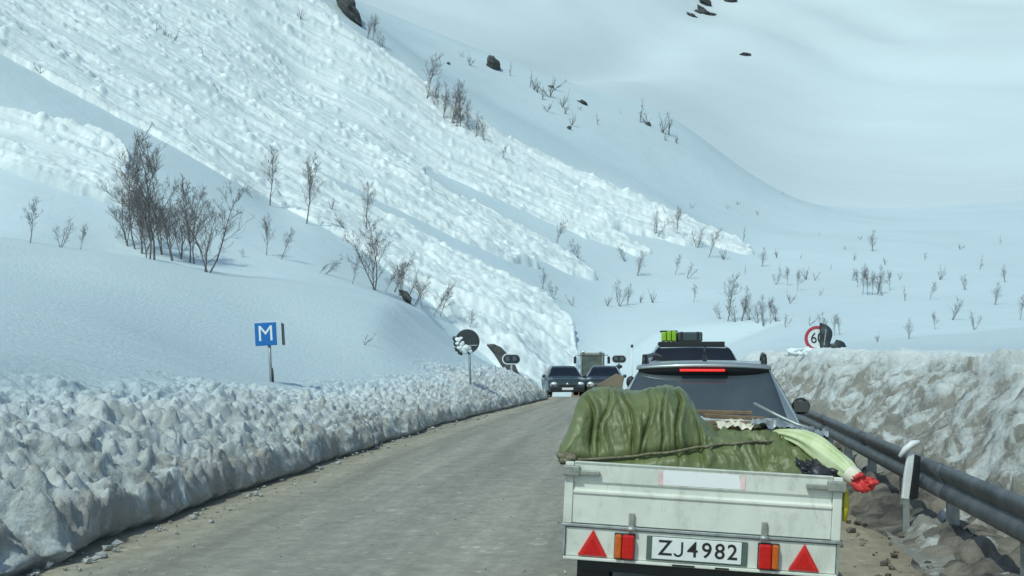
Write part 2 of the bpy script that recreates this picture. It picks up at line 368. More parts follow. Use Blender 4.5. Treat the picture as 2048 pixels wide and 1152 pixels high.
# ------------------------------------------------------------------ terrain function
CTRL = [
 # left bank inland, near
 (-400,690,11),(-100,715,11),(212,772,11),(-400,560,24),(-100,590,24),(212,645,24),(400,715,24),(543,764,24),(700,800,24),
 (735,665,36),(938,762,34),(560,640,36),(300,570,36),(0,525,36),(1000,800,34),
 # crest of the knoll
 (-400,430,44),(-200,455,44),(0,482,44),(212,510,44),(320,524,44),(420,547,44),(560,563,44),(700,584,44),(800,608,44),(870,638,44),(960,692,44),(1040,746,44),(1085,786,44),
 (-200,445,50),(212,500,50),(420,536,50),(560,553,50),(700,578,50),(800,606,50),(870,645,50),(960,712,51),(1040,765,51),(1085,800,51),
 # slope behind
 (620,447,68),(540,412,70),(480,366,70),(212,216,70),(0,95,70),(-200,-20,70),(740,560,60),(500,470,60),(212,370,58),(0,300,58),
 (860,600,66),(960,668,62),(1040,742,60),(1100,778,60),(1000,640,68),(1050,670,68),(1100,708,68),(1185,778,66),
 (1185,715,71),(1150,662,75),(1050,600,76),(900,520,78),
 (1230,612,85),(1195,560,95),(850,365,95),(640,250,95),(400,110,95),(212,0,95),(0,-120,95),(-200,-240,95),
 (1300,505,108),(1050,420,106),(860,330,106),(600,170,108),(300,-20,108),
 (1505,500,120),(1350,430,121),(1250,386,122),(1000,262,122),(850,165,122),(690,50,122),(500,-80,122),(200,-280,122),
 # valley floor
 (1400,560,98),(1560,590,86),(1450,652,64),(1650,664,54),(1800,642,56),(1820,560,88),(1750,472,135),(1330,645,70),(1280,690,66),(1400,692,56),(1500,700,48),
 (1620,500,118),(2100,650,48),(2100,555,88),(2300,450,150),(1900,500,118),
 # right bank crest and behind
 (1560,712,38),(1632,702,34),(1820,705,23),(2000,701,19),(2300,690,16),(1480,716,43),(1600,700,43),(1820,692,34),(2100,690,30),(2600,670,12),
 # upper smooth slope and shoulder
 (850,120,152),(1000,205,152),(1250,325,150),(1500,440,148),(1650,462,150),(650,-20,152),(1400,400,150),
 (500,-100,185),(715,0,190),(900,75,190),(1060,135,190),(1200,185,190),(1330,228,190),(1450,312,190),(1600,404,185),(1750,436,185),
 (500,-70,225),(715,45,230),(900,125,230),(1060,182,230),(1200,232,230),(1330,275,230),(1450,345,230),(1600,410,230),(1750,424,230),(2000,420,200),
 (300,-100,300),(715,60,300),(1060,190,300),(1330,260,300),(1600,365,300),(1820,392,290),(2200,370,290),
 (400,-40,430),(900,95,430),(1200,165,430),(1500,265,430),(1820,300,430),(2300,250,430),
 (300,-150,650),(715,-60,650),(1100,60,650),(1400,120,650),(1650,150,650),(1820,140,650),(2300,60,650),
 (0,-400,1000),(600,-300,1000),(1100,-180,1000),(1500,-120,1000),(1900,-130,1000),(2400,-200,1000),
]
cu = np.array([c[0] for c in CTRL]) / 400.0; cv = np.log(np.array([c[2] for c in CTRL], float)) * 3.0
ct = HY - np.array([c[1] for c in CTRL], float)
def _k(r2): return np.where(r2 > 1e-12, 0.5 * r2 * np.log(np.maximum(r2, 1e-12)), 0.0)
n_ = len(CTRL)
A = np.zeros((n_ + 3, n_ + 3)); A[:n_, :n_] = _k((cu[:, None] - cu) ** 2 + (cv[:, None] - cv) ** 2) + np.eye(n_) * 0.004
A[:n_, n_] = 1; A[:n_, n_ + 1] = cu; A[:n_, n_ + 2] = cv; A[n_:, :n_] = A[:n_, n_:].T
W = np.linalg.solve(A, np.concatenate([ct, [0, 0, 0]]))
def t_of(px, d):
    px = np.clip(np.asarray(px, float), -420, 2650); d = np.asarray(d, float)
    px, d = np.broadcast_arrays(px, d); sh = px.shape
    u = px.ravel() / 400.0; v = np.log(np.maximum(d.ravel(), 8.0)) * 3.0
    out = np.empty(u.size)
    for i in range(0, u.size, 40000):
        uu = u[i:i + 40000, None]; vv = v[i:i + 40000, None]
        out[i:i + 40000] = _k((uu - cu) ** 2 + (vv - cv) ** 2) @ W[:n_] + W[n_] + W[n_ + 1] * uu[:, 0] + W[n_ + 2] * vv[:, 0]
    return out.reshape(sh)

# road edges
LY = np.array([-6, 2, 9.1, 11.7, 18.9, 24.4, 34, 43, 52, 60, 75]); LX = np.array([-5.0, -4.35, -3.62, -3.42, -2.72, -2.05, -0.45, 1.35, 2.2, 2.2, 2.0])
RY = np.array([-6, 2, 8.7, 12.1, 20, 30, 43, 52, 60, 75]); RX = np.array([1.1, 2.3, 3.39, 4.0, 5.4, 6.9, 8.1, 8.2, 7.9, 7.2])
def interp_s(y, X, Y):
    y = np.asarray(y, float); s = 0
    for o in (-3, -1.5, 0, 1.5, 3): s = s + np.interp(y + o, X, Y)
    return s / 5
def xL(y): return interp_s(y, LY, LX)
def xR(y): return interp_s(y, RY, RX)
def road_z(y): return -0.6 * smooth(46, 60, np.asarray(y, float))
def smin(a, b, k=0.25):
    h = np.clip(0.5 + 0.5 * (b - a) / k, 0, 1); return b * (1 - h) + a * h - k * h * (1 - h)
def terrain_z(x, y):
    """height of the smooth snow surface, with the road cut through it"""
    x = np.asarray(x, float); y = np.asarray(y, float); x, y = np.broadcast_arrays(x, y)
    yy = np.maximum(y, 6.0)
    z = CAMZ + t_of(CX + F * x / yy, yy) / F * yy
    sl = xL(y) - x; sr = x - xR(y)
    far = np.maximum(0, y - 63.0) * 0.9
    rz = road_z(y)
    capl = rz + 0.13 + 0.16 * smooth(0, 0.18, sl) + np.where(sl < 1.4, 0.55 * sl, 0.77 + 0.30 * (sl - 1.4) + 0.09 * np.maximum(sl - 2.2, 0) ** 2) + far
    s2 = np.maximum(sr - 0.75, 0)
    capr = rz + 0.02 + 0.05 * np.minimum(np.maximum(sr, 0), 0.75) + np.where(s2 < 2.2, 0.93 * s2, 2.046 + 0.4 * (s2 - 2.2)) + far
    # beyond the last stretch the slide covers the road
    z = np.where(sl > 0, smin(z, capl), z); z = np.where(sr > 0, smin(z, capr), z)
    mid = (sl <= 0) & (sr <= 0)
    inr = rz - 0.10 + far
    z = np.where(mid, np.minimum(z, inr), z)
    und = fbm(x / 9.0, y / 9.0, 3, 5) * 0.22 * smooth(14, 40, y) * smooth(2, 6, np.maximum(sl, sr))
    big = fbm(x / 110.0, y / 160.0, 2, 9) * 0.018 * np.maximum(y - 220, 0)
    gull = fbm(x / 170.0 + y / 300.0, y / 700.0, 2, 31) * 0.045 * np.maximum(y - 260, 0)
    ppx = CX + F * x / np.maximum(y, 6.0); cc = 1090 + (y - 400) * 0.75
    spur = 0.45 * smooth(320, 480, y) * (-16 * np.exp(-((ppx - cc) / 95) ** 2) + 9 * np.exp(-((ppx - cc - 190) / 120) ** 2) - 10 * np.exp(-((ppx - cc - 480) / 170) ** 2))
    return z + und + big + gull + spur
def hit(px, py, d0=38.0):
    ds = np.exp(np.linspace(math.log(d0), math.log(1100), 500))
    x = (px - CX) / F * ds; zz = terrain_z(x, ds); py_s = HY - (zz - CAMZ) / ds * F
    k = np.argmax(py_s <= py)
    d = ds[k]; return Vector(((px - CX) / F * d, d, float(zz[k])))

# ------------------------------------------------------------------ setting meshes
# far + mid terrain (fan of rows by distance)
pxs = np.arange(-420, 2561, 7.0)
ds = np.exp(np.linspace(math.log(46.0), math.log(1150.0), 520))
PX, D = np.meshgrid(pxs, ds); X = (PX - CX) / F * D
Z = terrain_z(X, D)
# near rim tucks under the near banks
Z[0] -= 0.3
near_rows = ds < 250
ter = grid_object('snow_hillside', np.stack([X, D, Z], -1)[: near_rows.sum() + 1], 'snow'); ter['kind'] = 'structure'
k0 = near_rows.sum()
mnt = grid_object('snow_mountain', np.stack([X, D, Z], -1)[k0:], 'snow_far'); mnt['kind'] = 'structure'

# left ploughed bank and knoll (s = metres from the road edge)
def rough_bank(side):
    ys = np.concatenate([np.linspace(-4, 6, 24)[:-1], 6 * np.exp(np.linspace(0, math.log(47.0 / 6), 640))])
    if side < 0:
        ss = np.concatenate([[0.10, 0.0, -0.02], 0.03 + 3.9 * np.linspace(0, 1, 170) ** 1.15, 3.95 + 36 * np.linspace(0.012, 1, 60) ** 1.8])
    else:
        ss = np.concatenate([[-0.10, 0.02], 0.04 + 5.2 * np.linspace(0, 1, 150), 5.3 + 40 * np.linspace(0.01, 1, 56) ** 1.8])
    Y, S = np.meshgrid(ys, ss, indexing='ij')
    if side < 0:
        edge = xL(Y) + 0.22 * fbm(Y / 1.9, Y * 0 + 3, 4, 71) + 0.10 * fbm(Y / 0.35, Y * 0 + 1, 3, 72) * smooth(40, 20, Y) 
        X = edge - S
        Z = terrain_z(np.minimum(X, xL(Y) - np.maximum(S, 0)), Y)
        nA = fbm(S / 1.1 + Y * 0.25, Y / 0.8, 5, 101); nB = fbm(S / 0.16, Y / 0.22, 4, 111)
        top = 2.35 + 1.0 * fbm(Y / 3.0, Y * 0, 3, 77) + 0.9 * smooth(22, 34, Y) * 0
        m = smooth(top + 0.9, top - 0.6, S) * smooth(-0.02, 0.07, S)
        lump = clods(S / 0.55 + 0.3 * nA, Y / 0.7, 120, 0.75) * 0.33 + clods(S / 0.24, Y / 0.3, 130, 0.6) * 0.14
        # slanted plough scars
        scar = fbm((Y * 0.9 + S * 0.45) / 0.17, (S - Y * 0.3) / 0.75, 5, 140, 0.62)
        nC = fbm(S / 0.07, Y / 0.10, 3, 117)
        crust = 0.5 - np.abs(fbm(S / 0.22 + Y * .4, Y / 0.35, 4, 118, 0.6))
        chip = clods(S / 0.11, Y / 0.15, 133, 0.55) * 0.11
        dz = m * (0.09 * nA + 0.07 * nB + 0.06 * nC + lump * 0.05 + 0.13 * scar + 0.09 * (crust - .3) + chip * .8 - 0.02)
        Z = Z + dz; X = X + m * (0.10 * nA + 0.06 * nB + lump * 0.10)
        # cut foot of the bank
        Z[:, 0] = -0.12; X[:, 0] = edge[:, 0] - 0.16
        Z[:, 1] = 0.015 + road_z(ys); X[:, 1] = edge[:, 1] - 0.09
        Z[:, 2] = 0.09 + road_z(ys) + 0.05 * fbm(ys / 0.3, ys * 0, 3, 5); X[:, 2] = edge[:, 2] + 0.02
        dirt = np.clip(smooth(3.6, 0.4, S + 0.8 * nA) * 0.70 + 0.40 * smooth(0.6, 0.0, S + 0.5 * nB) + 0.25 * nA * m, 0, 1) * smooth(top + 0.7, top - 1.4, S - 0.4 * nB)
        nm = 'snow_bank_left'; mt = 'bank_left'
    else:
        X = xR(Y) + S + 0.12 * fbm(Y / 1.5, Y * 0 + 9, 3, 171)
        Z = terrain_z(xR(Y) + np.maximum(S, 0.0), Y)
        nA = fbm(S / 0.9, Y / 1.2, 5, 201); nB = fbm(S / 0.15, Y / 0.2, 4, 211)
        m = smooth(0.75, 1.1, S) * smooth(3.6, 2.6, S + 0.5 * nA)
        ms = smooth(0.1, 0.3, S) * smooth(1.3, 0.9, S)
        # shovelled grooves slanting up the face
        g = fbm((Y * 0.75 + S * 1.15) / 0.42, (S - Y * 0.5) / 2.4, 5, 240)
        gr = -np.abs(fbm((Y * 0.75 + S * 1.15) / 1.25, (S - Y * 0.5) / 3.5, 3, 250))
        lump = clods(S / 0.5, Y / 0.8, 220, 0.5) * 0.25
        Z = Z + m * (0.26 * nA + 0.30 * g + 0.35 * gr + 0.06 * nB + lump * 0.4 + 0.06) + ms * (0.18 * nA + 0.10 * nB + clods(S / 0.3, Y / 0.35, 225, 0.6) * 0.18)
        X = X - m * (0.14 * g + 0.12 * nA)
        Z[:, 0] = -0.10
        dirt = np.clip(smooth(4.1, 1.6, S + 0.9 * nA + 0.5 * g) * 0.98 + 0.35 * smooth(1.3, 0.8, S), 0, 1.2)
        nm = 'snow_bank_right'; mt = 'bank_right'
    o = grid_object(nm, np.stack([X, Y, Z], -1), mt, attr=dirt); o['kind'] = 'structure'
    return o
rough_bank(-1); rough_bank(1)

# road sheet and muddy verge
ys = np.concatenate([np.linspace(-6, 8, 20)[:-1], 8 * np.exp(np.linspace(0, math.log(70 / 8), 150))])
ts = np.linspace(0, 1, 30)
Y, T = np.meshgrid(ys, ts, indexing='ij'); a = xL(Y) - 0.45; b = xR(Y) + 0.15
X = a + (b - a) * T; Z = road_z(Y) + 0.015 * fbm(X / 1.5, Y / 4.0, 3, 400) + 0.02 * (0.25 - (T - 0.5) ** 2)
road = grid_object('road', np.stack([X, Y, Z], -1), 'asphalt', uv=np.stack([T, Y / 8.0], -1)); road['kind'] = 'structure'
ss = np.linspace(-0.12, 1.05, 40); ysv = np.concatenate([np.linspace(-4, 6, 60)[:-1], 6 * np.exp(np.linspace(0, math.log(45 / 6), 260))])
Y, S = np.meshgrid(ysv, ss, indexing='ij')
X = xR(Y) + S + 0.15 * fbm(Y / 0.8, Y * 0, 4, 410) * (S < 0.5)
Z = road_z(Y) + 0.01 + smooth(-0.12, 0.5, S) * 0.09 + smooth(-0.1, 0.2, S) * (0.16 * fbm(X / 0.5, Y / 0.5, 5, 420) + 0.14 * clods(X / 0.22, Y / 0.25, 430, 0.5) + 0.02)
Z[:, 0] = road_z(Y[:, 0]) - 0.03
vg = grid_object('verge', np.stack([X, Y, Z], -1), 'mud_and_shade'); vg['kind'] = 'structure'

def scatter(name, mat, n, f, r0, r1, seed, label):
    rr = random.Random(seed); mb = MB(); base = [(MB().blob((0, 0, 0), 1, 800 + k, 1, 1, .75, .7, 1)) for k in range(6)]
    for _ in range(n):
        x, y, z = f(rr); k = rr.choice(base); sc_ = r0 + (r1 - r0) * rr.random() ** 3; a_ = rr.uniform(0, 6.28); c_, s_ = math.cos(a_), math.sin(a_)
        mb.add([(x + sc_ * (p[0] * c_ - p[1] * s_), y + sc_ * (p[0] * s_ + p[1] * c_), z + sc_ * (p[2] + .4)) for p in k.v], k.f)
    o = mb.build(name, mat, None, False); o['kind'] = 'stuff'; o['label'] = label; o['category'] = 'debris'; return o
def fL(rr):
    y = 7 * math.exp(rr.random() * math.log(38 / 7)); return float(xL(y)) + 0.02 + abs(rr.gauss(0, .22)), y, float(road_z(y)) + .008
def fR(rr):
    y = 6 * math.exp(rr.random() * math.log(30 / 6)); return float(xR(y)) - .1 + rr.gauss(0, .28), y, float(road_z(y)) + .01
def fM(rr):
    y = 6 * math.exp(rr.random() * math.log(26 / 6)); return float(xL(y)) + rr.random() * float(xR(y) - xL(y)), y, .010
scatter('snow_crumbs', 'snow_dirty', 260, fL, .010, .050, 61, 'loose crumbs of snow along the foot of the left bank')
scatter('grit', 'mud_and_shade', 500, fR, .008, .05, 62, 'brown grit and clods along the right road edge')
scatter('gravel', 'gravel', 1500, fM, .004, .014, 63, 'pale loose gravel scattered over the asphalt')

# ------------------------------------------------------------------ avalanche debris
def in_poly(px, py, poly):
    poly = np.array(poly, float); c = np.zeros(px.shape, bool); n = len(poly)
    for i in range(n):
        x1, y1 = poly[i]; x2, y2 = poly[(i + 1) % n]
        if y1 == y2: continue
        cond = ((y1 > py) != (y2 > py)) & (px < (x2 - x1) * (py - y1) / (y2 - y1) + x1)
        c ^= cond
    return c
def blur(a, r):
    for ax in (0, 1):
        k = np.cumsum(np.pad(a, [(r + 1, r) if i == ax else (0, 0) for i in (0, 1)], mode='edge'), axis=ax)
        n = a.shape[ax]; hi = np.take(k, np.arange(n) + 2 * r + 1, axis=ax); lo = np.take(k, np.arange(n), axis=ax)
        a = (hi - lo) / (2 * r + 1)
    return a
MAIN = [(-420,-900),(300,-900),(560,-200),(640,-20),(690,52),(760,98),(850,168),(930,220),(1000,265),(1130,332),(1250,388),(1350,428),(1440,468),(1508,500),(1490,510),(1430,494),(1350,488),(1290,474),(1210,455),
        (1260,482),(1306,506),(1280,514),(1220,494),(1150,468),(1050,424),(960,384),(850,338),
        (850,364),(960,420),(1060,474),(1150,520),(1198,562),(1140,548),(1060,512),(1075,535),(1030,528),(960,498),(880,462),(760,402),(640,342),
        (630,356),(740,418),(860,482),(960,532),(1060,577),(1100,606),(1150,652),(1160,700),(1150,770),(1085,800),(1020,770),(960,700),
        (860,604),(800,562),(740,512),(690,480),(640,452),(560,412),(480,371),(340,290),(212,222),(0,108),(-420,-140)]
LEFTLOBE = [(-420,110),(-100,190),(100,240),(212,280),(250,296),(268,330),(262,352),(280,385),(270,420),(240,412),(205,402),(100,370),(-100,300),(-420,200)]
pxs = np.arange(-100, 1540, 2.6); ds = np.exp(np.linspace(math.log(55.0), math.log(172.0), 560))
PX, D = np.meshgrid(pxs, ds); X = (PX - CX) / F * D; Z = terrain_z(X, D); PY = HY - (Z - CAMZ) / D * F
wob = 16 * fbm(X / 2.2, D / 3.2, 5, 500, 0.6)
m = (in_poly(PX + wob, PY + wob * 0.6, MAIN) | in_poly(PX + wob, PY + wob * 0.6, LEFTLOBE)).astype(float)
m2 = blur(m, 3); ms = smooth(0.25, 0.8, m2 + 0.25 * fbm(X / 0.7, D / 0.9, 3, 505))
low = smooth(-10, 30, X + (D - 70) * -0.35 + 22)      # nearer the toes the lumps are bigger
fl = fbm(X / 7.0 + 0.05 * D, D / 0.75, 4, 510); fl2 = fbm(X / 2.6, D / 0.42, 4, 520)
lump = clods(X / 1.5, D / 1.5, 530, 0.30) * 0.85 + clods(X / 0.62, D / 0.75, 540, 0.65) * 0.5 + clods(X / 0.33, D / 0.4, 545, 0.5) * 0.22
ampm = 0.55 + 1.3 * np.clip(fbm(X / 9.0, D / 4.0, 3, 560) + 0.35, 0, 1)
fl3 = fbm(X / 24.0 + 0.03 * D, D / 1.3, 4, 565)
spk = np.maximum(clods(X / 0.45, D / 0.6, 570, 0.22) - .25, 0) * 0.55 + np.maximum(clods(X / 0.8, D / 0.9, 575, 0.05) - .3, 0) * 0.6
rel = 0.22 + 0.40 * fl3 + spk * (1 - .5 * low) + ampm * (0.34 * fl + 0.24 * fl2) * (1 - 0.3 * low) + lump * (0.12 + 0.40 * low) * (0.6 + .4 * ampm) + 0.10 * fbm(X / 0.5, D / 0.5, 3, 550) + 0.5 * fbm(X / 16., D / 5., 3, 555)
edge = np.clip(1 - np.abs(m2 - 0.75) / 0.3, 0, 1) * 0.12
# one long groove running down the slide
gx = np.array([560, 640, 740, 830, 900, 960, 1020.]); gy = np.array([118, 165, 222, 274, 318, 347, 372.])
gd = np.abs(PY - np.interp(PX, gx, gy)) ; gm = smooth(6, 2, gd) * (PX > 560) * (PX < 1020)
rel = rel - 0.5 * gm
zz = Z + ms * (np.maximum(rel, 0.03) + edge) - (1 - ms) * 0.5
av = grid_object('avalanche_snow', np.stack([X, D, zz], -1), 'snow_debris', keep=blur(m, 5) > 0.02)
av['kind'] = 'stuff'; av['label'] = 'rough white avalanche debris streaking down the hillside to the road'; av['category'] = 'avalanche'

# ------------------------------------------------------------------ guardrail, signs, stakes
def rail_path(y): return float(xR(y)) + 0.34
gr = empty('guardrail', Matrix.Translation((rail_path(8), 8, 0)), 'grey steel guardrail along the foot of the dirty snow bank', 'guardrail')
prof = [(0.0, 0.74), (-0.03, 0.72), (-0.045, 0.68), (-0.03, 0.64), (0.0, 0.60), (0.01, 0.585), (0.0, 0.57), (-0.03, 0.53), (-0.045, 0.49), (-0.03, 0.45), (0.0, 0.43)]
ends = np.arange(1.0, 37.1, 4.0)
for y0, y1 in zip(ends[:-1], ends[1:]):
    yy = np.linspace(y0 - 0.06, y1 + 0.06, 9); G = np.zeros((len(yy), len(prof), 3))
    for i, y in enumerate(yy):
        for j, (dx, z) in enumerate(prof): G[i, j] = (rail_path(y) + dx + (0.004 if i == len(yy) - 1 else 0), y, z)
    o = MB().grid(G).build('rail_section', 'rail_steel', None, True)
    sd = o.modifiers.new('thick', 'SOLIDIFY'); sd.thickness = 0.004
    o.parent = gr; o.matrix_parent_inverse = gr.matrix_world.inverted()
for y in np.arange(3.0, 37, 2.0):
    x = rail_path(y) + 0.09
    o = MB().box(x - 0.05, x + 0.05, y - 0.03, y + 0.03, -0.15, 0.70).build('post', 'galvanised', None, False, 0.006)
    o.parent = gr; o.matrix_parent_inverse = gr.matrix_world.inverted()

def pole_sign_M():
    b = P(543, 770, 24.0); r = empty('road_sign', Matrix.Translation((b.x, b.y, b.z - 0.05)) @ Matrix.Rotation(math.radians(-3), 4, 'Y'), 'square blue sign with a white letter M on a grey pole in the snow bank', 'road sign')
    MB().cyl((0, 0, 0.55), 'z', 0.038, 1.5, 12).build('pole', 'galvanised', r, True)
    MB().box(-0.31, 0.20, -0.075, -0.05, 0.98, 1.52).build('sign_panel', 'sign_blue', r, False, 0.012)
    text_obj('lettering', 'M', 0.52, 'sign_white', r, Matrix.Translation((-0.055, -0.080, 1.25)) @ FACE, 0.002, 0.95)
    Mx = Matrix.Translation((0.13, 0.02, 0)) @ Matrix.Rotation(math.radians(97), 4, 'Z')
    MB().box(-0.25, 0.25, 0, 0.022, 0.98, 1.50, Matrix.Translation((0.16, 0.25, 0)) @ Mx).build('second_panel', 'sign_back', r, False, 0.01)
    MB().box(-0.29, 0.30, -0.06, 0.02, 1.525, 1.54).build('snow_cap', 'snow_fresh', r, False, 0.008)
    MB().tube([(0.05, -0.02, 0.12), (0.055, -0.02, 0.30), (0.04, -0.02, 0.45)], 0.022, 6).build('cable_clamp', 'sign_back', r, True)
pole_sign_M()

def round_back_sign():
    b = P(941, 768, 34.0); r = empty('road_sign', Matrix.Translation((b.x, b.y, b.z - 0.1)) @ Matrix.Rotation(math.radians(-2), 4, 'Y'), 'dark round sign back crusted with clumps of snow on a leaning pole', 'road sign')
    MB().cyl((0, 0, 0.75), 'z', 0.04, 1.7, 12).build('pole', 'galvanised', r, True)
    MB().cyl((-0.05, -0.06, 1.52), 'y', 0.41, 0.03, 24).build('sign_panel', 'sign_back', r, False, 0.008)
    MB().box(-0.40, 0.28, -0.10, -0.075, 1.36, 1.40).build('bracket', 'galvanised', r)
    rr = random.Random(4)
    for i, (x, z, s) in enumerate([(-0.33, 1.60, .08), (-0.22, 1.42, .13), (-0.08, 1.30, .12), (-0.30, 1.30, .09), (0.05, 1.20, .07), (-0.16, 1.17, .07), (-0.36, 1.47, .07)]):
        MB().blob((x, -0.10, z), s, i + 3, 1.1, 0.4, 0.85, 0.9, 3).build('snow_clump', 'snow_fresh', r, True)
    for i, (x, z) in enumerate([(-0.44, 1.62), (-0.45, 1.46), (-0.40, 1.28), (-0.30, 1.16)]):
        MB().blob((x, -0.06, z), 0.09, i + 30, 1, 0.4, 1.0, 0.5).build('ice_lump', 'sign_back', r, True)
round_back_sign()

def signal(px, py, d, zbase, label, snow):
    c = P(px, py, d); r = empty('warning_signal', Matrix.Translation((c.x, c.y, zbase)), label, 'warning signal', 'twin-lamp signals either side of the road')
    H = c.z - zbase
    MB().cyl((0, 0.05, H / 2), 'z', 0.05, H, 12).build('pole', 'galvanised', r, True)
    def pill(w, h, y0, y1):
        pts = []
        for k in range(25): a_ = math.pi / 2 + math.pi * k / 24; pts.append((-w + h + h * math.cos(a_), H + h * math.sin(a_)))
        for k in range(25): a_ = -math.pi / 2 + math.pi * k / 24; pts.append((w - h + h * math.cos(a_), H + h * math.sin(a_)))
        return MB().prism(pts, 'y', y0, y1)
    pill(0.43, 0.25, -0.02, 0.01).build('rim', 'sign_white', r)
    pill(0.38, 0.195, -0.035, -0.0202).build('backboard', 'sign_back', r)
    for sx in (-0.16, 0.16):
        l = MB().cyl((sx, -0.055, H), 'y', 0.115, 0.04, 20).build('lamp', 'lamp_off', r, True)
        MB().tube([(sx + 0.125 * math.cos(t), -0.12 - 0.0, H + 0.125 * math.sin(t)) for t in np.linspace(0.2, math.pi - 0.2, 10)], 0.018, 5).build('visor', 'sign_back', l, True)
    if snow: MB().blob((0, -0.02, H - 0.42), 0.15, 5, 1.3, 0.5, 0.8, 0.3).build('bell', 'sign_back', r, True)
signal(1023, 718, 46.5, 0.6, 'oval signal board with two unlit lamps beside the dark rock in the left bank', False)
signal(1238, 718, 57.0, -0.6, 'oval signal board with two unlit lamps and small bell, beside the loader', True)

def speed_sign():
    c = P(1634, 677, 34.0); r = empty('road_sign', Matrix.Translation((c.x, c.y, c.z - 0.63)) @ Matrix.Scale(1.26, 4), 'red-ringed round 60 sign half hidden by a dark buckled plate on the right bank', 'road sign')
    MB().cyl((0.02, 0.06, 0.0), 'z', 0.035, 1.0, 12).build('pole', 'galvanised', r, True)
    d = MB().cyl((0, 0, 0.5), 'y', 0.33, 0.025, 40).build('sign_disc', 'sign_white', r)
    ring = [(0.285 * math.cos(t), -0.016, 0.5 + 0.285 * math.sin(t)) for t in np.linspace(0, 2 * math.pi, 41)]
    G = np.array([[(rr * math.cos(t), -0.0165, 0.5 + rr * math.sin(t)) for rr in (0.25, 0.335)] for t in np.linspace(0, 2 * math.pi, 41)])
    o = MB().grid(G).build('red_ring', 'sign_red', r); sd = o.modifiers.new('t', 'SOLIDIFY'); sd.thickness = 0.004
    text_obj('lettering', '60', 0.40, 'plate_ink', r, Matrix.Translation((0.0, -0.019, 0.5)) @ FACE, 0.003, 0.9)
    # buckled dark plate covering the right half
    n = 14; G = np.zeros((n, n, 3))
    for i in range(n):
        for j in range(n):
            a_ = -math.pi / 2 + math.pi * i / (n - 1); q = j / (n - 1)
            x = 0.30 * q * math.cos(a_) * (1.0 + 0.12 * math.sin(3 * a_)); z = 0.38 * q * math.sin(a_)
            G[i, j] = (0.06 + x, -0.05 - 0.10 * math.sin(x * 9) - 0.02 * math.sin(z * 16), 0.53 + z)
    o = MB().grid(G).build('buckled_plate', 'sign_back', r, True); sd = o.modifiers.new('t', 'SOLIDIFY'); sd.thickness = 0.01
    MB().box(-0.012, 0.012, -0.17, -0.14, 0.32, 0.74, Matrix.Translation((0.10, 0, 0)) @ Matrix.Rotation(0.12, 4, 'Y')).build('bracket', 'galvanised', r)
    for i, (x, z, s) in enumerate([(-0.46, 0.18, .13), (-0.68, 0.14, .12), (-0.26, 0.16, .10), (0.24, 0.20, .12), (0.5, 0.14, .12)]):
        MB().blob((x, -0.10, z), s, i + 50, 1.6, 1, 0.8, 0.9, 3).build('snow_clump', 'snow_fresh', r, True)
    bl = MB().blob((0.47, -0.12, 0.28), 0.2, 77, 1.1, 0.5, 0.8, 0.5).build('bent_bracket', 'sign_back', r, True)
speed_sign()

st = P(1264, 692, 58.0); r = empty('snow_stake', Matrix.Translation((st.x, st.y, -0.6)), 'thin white snow stake with a black top beside the road', 'snow stake')
MB().cyl((0, 0, (st.z + 0.6) / 2), 'z', 0.035, st.z + 0.6, 8).build('stake', 'white_plastic', r, True)
MB().cyl((0, 0, st.z + 0.6), 'z', 0.07, 0.16, 8).build('top', 'sign_back', r, True)

# broken marker post leaning on the guardrail
bp_ = P(1806, 930, 9.5); r = empty('marker_post', Matrix.Translation((bp_.x + .03, bp_.y, 0.0)), 'bent white marker post with a dark band by the guardrail', 'marker post')
MB().box(-.03, .03, -.012, .012, 0.02, .38).build('stub', 'galvanised', r, False, .004)
MB().prism([(-.045, .37), (.02, .36), (.055, .62), (.075, .80), (.015, .82), (-.02, .60)], 'y', -.02, .02).build('post', 'white_plastic', r, False, .008)
MB().tube([(-.07, -.02, .76), (-.02, -.03, .83), (.05, -.04, .885), (.11, -.03, .90)], [.018, .030, .034, .02], 7).build('torn_top', 'white_plastic', r, True)
MB().prism([(.03, .36), (.11, .37), (.135, .76), (.08, .78)], 'y', -.01, .018).build('dark_band', 'black_plastic', r, False, .008)

# rocks
def rock(px, py, w, h, label, d0=46, d=None, seed=0, tilt=0.0, lift=0.2, cat='rock', group=None):
    p = hit(px, py, d0) if d is None else P(px, py, d)
    k = p.y / F
    M = Matrix.Translation(p + Vector((0, 0, h * k * lift))) @ Matrix.Rotation(tilt, 4, 'Y')
    o = MB().blob((0, 0, 0), 1.0, seed, w * k / 2, max(w, h) * k / 2, h * k / 2, 0.65, 3).build('rock', 'rock', None, False, 0, M)
    return tag(o, label, cat, group)
rock(698, 32, 26, 78, 'long dark rock rib at the top edge of the avalanche', seed=3, tilt=-0.6)
rock(987, 138, 24, 34, 'large dark boulder alone high on the smooth slope', seed=5, tilt=-0.5)
rock(812, 604, 16, 36, 'narrow dark rock among shrubs on the knoll crest', 42, seed=8, tilt=-0.55)
for px, py, w, h, s in [(897, 131, 8, 7, 1), (1166, 209, 19, 7, 2), (1138, 259, 9, 8, 4), (1295, 250, 10, 9, 6), (1103, 176, 10, 5, 7), (851, 206, 8, 5, 10)]:
    rock(px, py, w, h, 'small dark stone showing through the smooth slope', seed=s + 20, tilt=-rnd.uniform(-.6, .4), group='small stones on the smooth slope')
rock(1120, 528, 12, 7, 'small dark stone on the toe of the avalanche tongue', seed=31)
rock(1490, 111, 20, 5, 'lone thin dark rock on the far mountain', 260, seed=41)
